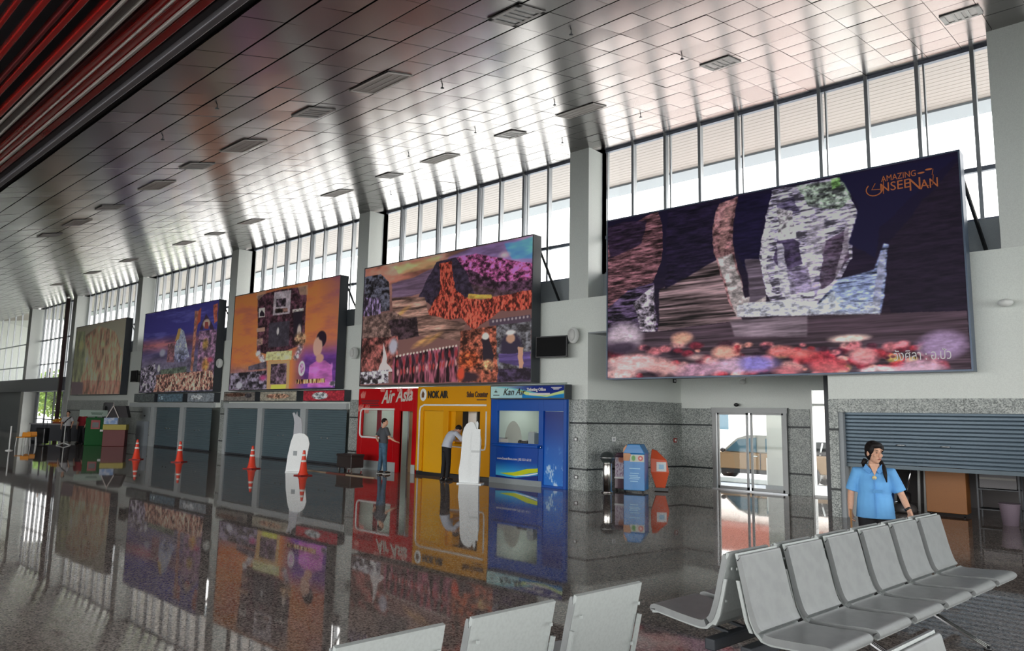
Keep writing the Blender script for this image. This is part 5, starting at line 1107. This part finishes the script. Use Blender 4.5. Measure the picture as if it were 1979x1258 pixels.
b = MB(); b.bar((-.40, -.39, 1.42), (-.12, -.39, 2.02), .04); b.bar((.16, -.39, 1.42), (-.12, -.39, 2.02), .04); b.build('gable_trim', mat('pale_trim', (206, 196, 190), .5), t)
MB().prism([(-.12, 2.0), (.42, 2.02), (.58, 1.44), (.12, 1.44)], -.34, .4).build('roof', mat('dark_roof'), t)
MB().tube([(-.12, -.39, 2.02), (-.12, -.39, 2.2)], [.025, .005], 6).build('finial', mat('pale_trim'), t)
t = thing('info_stand', 'tall silver and black rounded display column beside the crimson person', 'stand', (-42.0, 14.2, 0)); MB().lathe([(.3, 0), (.3, .05), (.26, .06), (.26, 2.15), (.2, 2.2)], n=20).build('column', mat('silver_column', (150, 152, 156), .25, .7), t); box('screen', .0, .28, -.28, -.2, 1.0, 2.0, M_black, t)
t = thing('desk', 'grey inspection desk before the garden window, far left', 'desk', (-44.2, 12.6, 0), R(30)); box('top', -1.6, 1.6, -.4, .4, .95, 1.02, mat('desk_grey', (150, 150, 154), .5), t); box('front_panel', -1.5, 1.5, -.35, -.3, .1, .95, mat('desk_dark', (70, 72, 78), .5), t)
for x in (-1.5, 1.5): box('leg', x-.04, x+.04, -.35, .35, 0, .95, M_dalu, t)
t = thing('flower_box', 'orange and yellow flowers on the inspection desk', 'flowers', (-43.9, 12.6, 1.02), R(30)); box('tray', -.5, .5, -.12, .12, 0, .1, mat('terracotta', (140, 70, 40), .7), t)
b = MB()
for k in range(40): b.ell((random.uniform(-.5, .5), random.uniform(-.12, .12), random.uniform(.1, .25)), .06, .06, .05, 6, 4)
tag(b.build('blooms', mat('orange_blooms', (220, 130, 30), .7, speck=(200, 180, 60), scale=8), t), kind='stuff')
def plastic_chair(pos, rz, lab_):
    t = thing('plastic_chair', lab_, 'chair', pos, rz, 'orange plastic chairs'); m_ = mat('orange_plastic', (232, 150, 16), .4)
    box('seat', -.22, .22, -.22, .22, .42, .46, m_, t, .01); b = MB(); b.prism([(-.22, .46), (-.2, .66), (.2, .66), (.22, .46)], .18, .22); b.build('backrest', m_, t, bevel=.01)
    for x in (-.19, .19):
        for y in (-.19, .19): b = MB(); b.bar((x, y, .42), (x*1.1, y*1.1, 0), .03); b.build('leg', M_white, t)
plastic_chair((-40.3, 10.0, 0), R(40), 'orange plastic chair, nearer of the two at the far left'); plastic_chair((-41.4, 10.6, 0), R(70), 'orange plastic chair, farther of the two at the far left')
t = thing('suitcase', 'black upright suitcase beside the orange chairs', 'suitcase', (-41.9, 11.2, 0), R(30)); box('body', -.28, .28, -.16, .16, .05, .85, M_black, t, .05); b = MB(); b.tube([(-.12, .1, .85), (-.12, .1, 1.2), (.12, .1, 1.2), (.12, .1, .85)], .015, 6); b.build('handle', M_dalu, t)
for x in (-.2, .2): MB().tube([(x-.02, 0, .03), (x+.02, 0, .03)], .03, 8).build('wheel', M_black, t)
t = thing('desk_fan', 'small white stand with splayed feet before the strapped man', 'stand', (-40.9, 11.9, 0)); b = MB()
for k in range(4): a = k*math.pi/2+.4; b.bar((0, 0, .12), (.4*math.cos(a), .4*math.sin(a), .02), .04)
b.build('feet', M_white, t); MB().tube([(0, 0, .1), (0, 0, 1.1)], .025, 8).build('pole', M_white, t)
t = thing('barrier_post', 'slim white post at the far left beside the dark pier', 'post', (-36.6, 8.6, 0)); MB().lathe([(.14, 0), (.14, .03), (.03, .05), (.03, 1.0), (.04, 1.02), (.02, 1.05)], n=14).build('pole', M_white, t)

# ------------------------------------------------------------------ ceiling fixtures
def on_ceiling(y): return cz(y), cslope(y)
lights = [(-9.2, 6.83), (-13.63, 6.72), (-17.67, 6.6), (-23.1, 6.5), (-8.91, 12.06), (-13.54, 12.09), (-18.24, 12.1), (-23.5, 12.08), (-28.7, 11.96), (-33.9, 11.75), (-38.6, 11.74), (-43.8, 11.73)]
vents = [(-6.1, 6.77), (-11.05, 6.74), (-15.5, 6.6), (-20.6, 6.54), (-25.4, 6.43), (-5.6, 12.02), (-10.98, 12.04), (-15.67, 12.1), (-1.94, 13.68), (-26.3, 12.09)]
t = empty('ceiling_light'); b = MB(); w_, d_ = .52, .26
for a in ((-w_, w_, -d_, -d_+.03), (-w_, w_, d_-.03, d_), (-w_, -w_+.03, -d_, d_), (w_-.03, w_, -d_, d_)): b.box(a[0], a[1], a[2], a[3], -.014, .0)
b.build('frame', mat('fixture_frame', (170, 166, 162), .4), t); box('diffuser', -w_+.03, w_-.03, -d_+.03, d_-.03, -.006, -.002, mat('unlit_diffuser', (150, 144, 140), .6), t)
for k in (-1, 1): box('louvre', -w_+.03, w_-.03, k*.085-.005, k*.085+.005, -.010, -.006, mat('fixture_frame'), t)
def put_fix(proto, pts, cat, grp, lab_):
    for i, (x, y) in enumerate(pts):
        o = proto if i == 0 else copy_tree(proto); z, s_ = on_ceiling(y); o.location = (x, y, z-.006); o.rotation_euler = (s_, 0, 0)
        tag(o, lab_(i), cat, grp)
ordn = ['nearest', 'second nearest', 'third', 'fourth', 'fifth', 'sixth', 'seventh', 'farthest']
put_fix(t, lights, 'light', 'unlit ceiling light panels', lambda i: ('unlit rectangular ceiling light, %s in the row over the middle of the hall' % ['nearest', 'second', 'third', 'farthest'][i]) if i < 4 else ('unlit rectangular ceiling light, %s in the row near the windows' % ordn[i-4]))
t = empty('air_vent'); b = MB(); w_ = .29
for a in ((-w_, w_, -w_, -w_+.07), (-w_, w_, w_-.07, w_), (-w_, -w_+.07, -w_, w_), (w_-.07, w_, -w_, w_)): b.box(a[0], a[1], a[2], a[3], -.016, 0)
b.build('frame', mat('vent_white', (150, 148, 146), .5), t); box('backing', -w_+.07, w_-.07, -w_+.07, w_-.07, -.008, -.004, M_black, t)
for k in (-1, 0, 1): box('vane', k*.1-.022, k*.1+.022, -w_+.07, w_-.07, -.015, -.006, mat('vent_white'), t)
put_fix(t, vents, 'vent', 'square ceiling air vents', lambda i: ('square ceiling air vent, %s in the row over the middle of the hall' % ordn[i]) if i < 5 else ['square ceiling air vent nearest the rightmost billboard', 'square ceiling air vent above the wall pier, near the windows', 'square ceiling air vent above the collage billboard, near the windows', 'square ceiling air vent at the top right corner', 'small square ceiling air vent above the orange billboard, near the windows'][i-5])
t = empty('sprinkler'); MB().tube([(0, 0, .0), (0, 0, -.06)], .009, 8).build('stem', M_dalu, t); MB().lathe([(.01, -.062), (.034, -.066), (.034, -.07), (.01, -.074)], n=12).build('deflector', M_dalu, t)
SPL = ['right of the nearest middle-row vent', 'left of the vent nearest the rightmost billboard', 'right of the nearest middle-row light', 'below the red slats', 'left of the nearest window-row light', 'left of the vent above the wall pier', 'just before the wall pier', 'above the second window-row light', 'above the third middle-row vent', 'right of the nearest window-row light', 'close to the windows over the collage billboard', 'beside it, closer to the windows at the left']
spr = [(1104, 59), (1318, 107), (855, 163), (420, 202), (1072, 197), (919, 251), (1087, 271), (790, 297), (315, 263), (1238, 221), (850, 378), (756, 372)]
for i, p in enumerate(spr):
    lo, hi = 1., 16.
    d = ray(*p)
    for _ in range(50):
        m_ = (lo+hi)/2
        if H+m_/d.y*d.z < cz(m_): lo = m_
        else: hi = m_
    o = t if i == 0 else copy_tree(t); o.location = (d.x/d.y*lo, lo, cz(lo)); tag(o, 'small dark sprinkler head on the ceiling '+SPL[i], 'sprinkler', 'ceiling sprinklers')

# ------------------------------------------------------------------ outdoors
# pickup truck
tr = thing('pickup_truck', 'tan and silver pickup truck parked outside the sliding door', 'car', (-10.3, 25.2, -.29), 0); M_tan = mat('tan_car_paint', (150, 122, 92), .3, .4); M_cg = mat('car_glass', (70, 100, 116), .08, .2)
MB().prism([(-2.6, .45), (-2.65, .85), (-2.4, .98), (-1.35, 1.05), (2.6, 1.05), (2.65, .45)], -.85, .85).build('body', M_tan, tr, bevel=.05)
MB().prism([(-1.35, 1.04), (-.75, 1.55), (-.35, 1.68), (.95, 1.68), (1.08, 1.04)], -.78, .78).build('cab', mat('silver_car_paint', (150, 148, 142), .3, .5), tr, bevel=.04)
MB().prism([(-1.15, 1.08), (-.68, 1.50), (-.02, 1.58), (-.02, 1.08)], -.80, -.782).build('front_window', M_cg, tr); MB().prism([(.30, 1.10), (.30, 1.56), (.72, 1.56), (.80, 1.10)], -.80, -.782).build('rear_window', M_cg, tr)
MB().prism([(.12, .5), (.12, 1.05), (.15, 1.05), (.15, .5)], -.862, -.85).build('door_gap', M_black, tr); box('door_handle', -.15, .05, -.88, -.85, .92, .96, M_chrome, tr); box('roll_bar', 1.1, 2.5, -.75, -.70, 1.1, 1.16, M_black, tr)
b = MB()
for k in range(5): b.tube([(1.2+k*.3, -.72, 1.05), (1.25+k*.3, -.6, 1.45), (1.3+k*.3, 0, 1.55)], .03, 8)
b.build('canopy_bars', M_white, tr); box('canopy', 1.15, 2.55, -.6, .6, 1.05, 1.5, M_black, tr)
for x in (-1.75, 1.75):
    for y in (-.82, .82): b = MB().tube([(x, y-.1, .38), (x, y+.1, .38)], .38, 20); b.build('wheel', M_black, tr); b = MB().tube([(x, y-.12, .38), (x, y-.09, .38)], .2, 14); b.build('hub', M_chrome, tr)
box('sill', -1.3, 1.3, -.86, -.8, .33, .47, M_black, tr); MB().ell((-1.2, -.95, 1.12), .09, .1, .08).build('mirror', M_black, tr)
c2 = copy_tree(tr); c2.location = (-9.9, 34, -.29); c2.rotation_euler = (0, 0, R(70)); tag(c2, 'second parked pickup seen through the narrow window slit', 'car')
t = thing('planter', 'white concrete planter and low kerb outside the sliding door', 'planter', (-9.3, 21.4, 0)); box('tall_block', .65, 1.25, -.25, .25, -.02, .78, M_white, t, .01); box('kerb', -1.3, .65, -.15, .25, -.02, .12, M_white, t, .01)
t = thing('porch_column', 'grey porch column outside, behind the right door leaf', 'column', (-7.75, 20.0, 0)); box('shaft', -.28, .42, -.3, .3, -.03, 4.6, M_col, t); box('base', -.32, .46, -.34, .34, -.03, .12, M_grey, t)
struct(box('porch_roof', -13, -5, 19.0, 23.6, 4.3, 4.5, M_white))
# buildings beyond
def house(x0, x1, y0, y1, h, col, lab_, wn):
    t = thing('building', lab_, 'building', ((x0+x1)/2, y0, 0)); w = (x1-x0)/2
    box('walls', -w, w, 0, y1-y0, -.1, h, mat('render_'+wn, col, .8), t); MB().prism([(-w-.5, h), (w+.5, h), (w*.6, h+1.8), (-w*.6, h+1.8)], -.5, y1-y0+.5).build('roof', mat('roof_'+wn, (150, 90, 76), .7), t)
    n = max(2, int((x1-x0)/4))
    for k in range(n):
        x = -w+(k+.5)*2*w/n; f_ = box('window', x-.7, x+.7, -.06, .0, 1.2, 2.7, M_white, t); box('pane', x-.6, x+.6, -.08, -.06, 1.3, 2.6, M_cg, f_)
    return t
house(-28, -14, 44, 52, 4.5, (236, 226, 220), 'pale low building with a red-brown roof across the forecourt', 'pale'); house(-12, -2, 46, 54, 4.2, (240, 238, 230), 'white low building seen through the narrow window slit', 'white')
# trees beyond the far windows
M_lf = mat('sunlit_leaves', (150, 172, 70), .7, speck=(90, 124, 50), scale=4); M_bk = mat('bark', (110, 96, 80), .8)
def tree(x, y, h, r, lab_, seed):
    rng = random.Random(seed); t = thing('tree', lab_, 'tree', (x, y, -.1), 0, 'garden trees beyond the far windows')
    b = MB().tube([(0, 0, 0), (.1, 0, h*.35), (-.1, .1, h*.7)], [.22, .16, .06], 8)
    for k in range(5): a = rng.uniform(0, 6.28); b.tube([(0, 0, h*.3+k*.4), (math.cos(a)*r*.6, math.sin(a)*r*.6, h*.5+k*.4)], [.08, .02], 6)
    b.build('trunk', M_bk, t); v = []; f_ = []
    for k in range(2600):
        u = Vector((rng.gauss(0, 1), rng.gauss(0, 1), rng.gauss(0, 1))).normalized()*r*rng.uniform(.45, 1); u.z *= h*.42/r; c_ = u+Vector((0, 0, h*.55))
        a = Vector((rng.gauss(0, 1), rng.gauss(0, 1), rng.gauss(0, 1))).normalized()*.16; e = a.cross(Vector((rng.gauss(0, 1), rng.gauss(0, 1), rng.gauss(0, 1)))).normalized()*.11; i = len(v)
        v += [c_-a, c_+e, c_+a, c_-e]; f_.append((i, i+1, i+2, i+3))
    tag(MB().add(v, f_).build('foliage', M_lf, t), kind='stuff')
for i, (x, y, h, r) in enumerate(((-66, 24, 6.5, 2.8), (-71, 21.5, 5.5, 2.4), (-76, 25, 7, 3), (-82, 23, 6, 2.8), (-88, 27, 7.5, 3.2), (-95, 24, 6.5, 3), (-70, 30, 8, 3.4), (-6.3+-3, 40, 4.5, 1.8))):
    tree(x, y, h, r, ['broad leafy tree nearest outside the far window', 'leafy tree low beside the far window', 'tall leafy tree left of the far window', 'leafy tree farther left beyond the glazing', 'tall tree at the far left beyond the glazing', 'leafy tree at the very end of the garden', 'tall tree behind the others beyond the far window', 'small bright tree seen through the narrow window slit'][i], i)
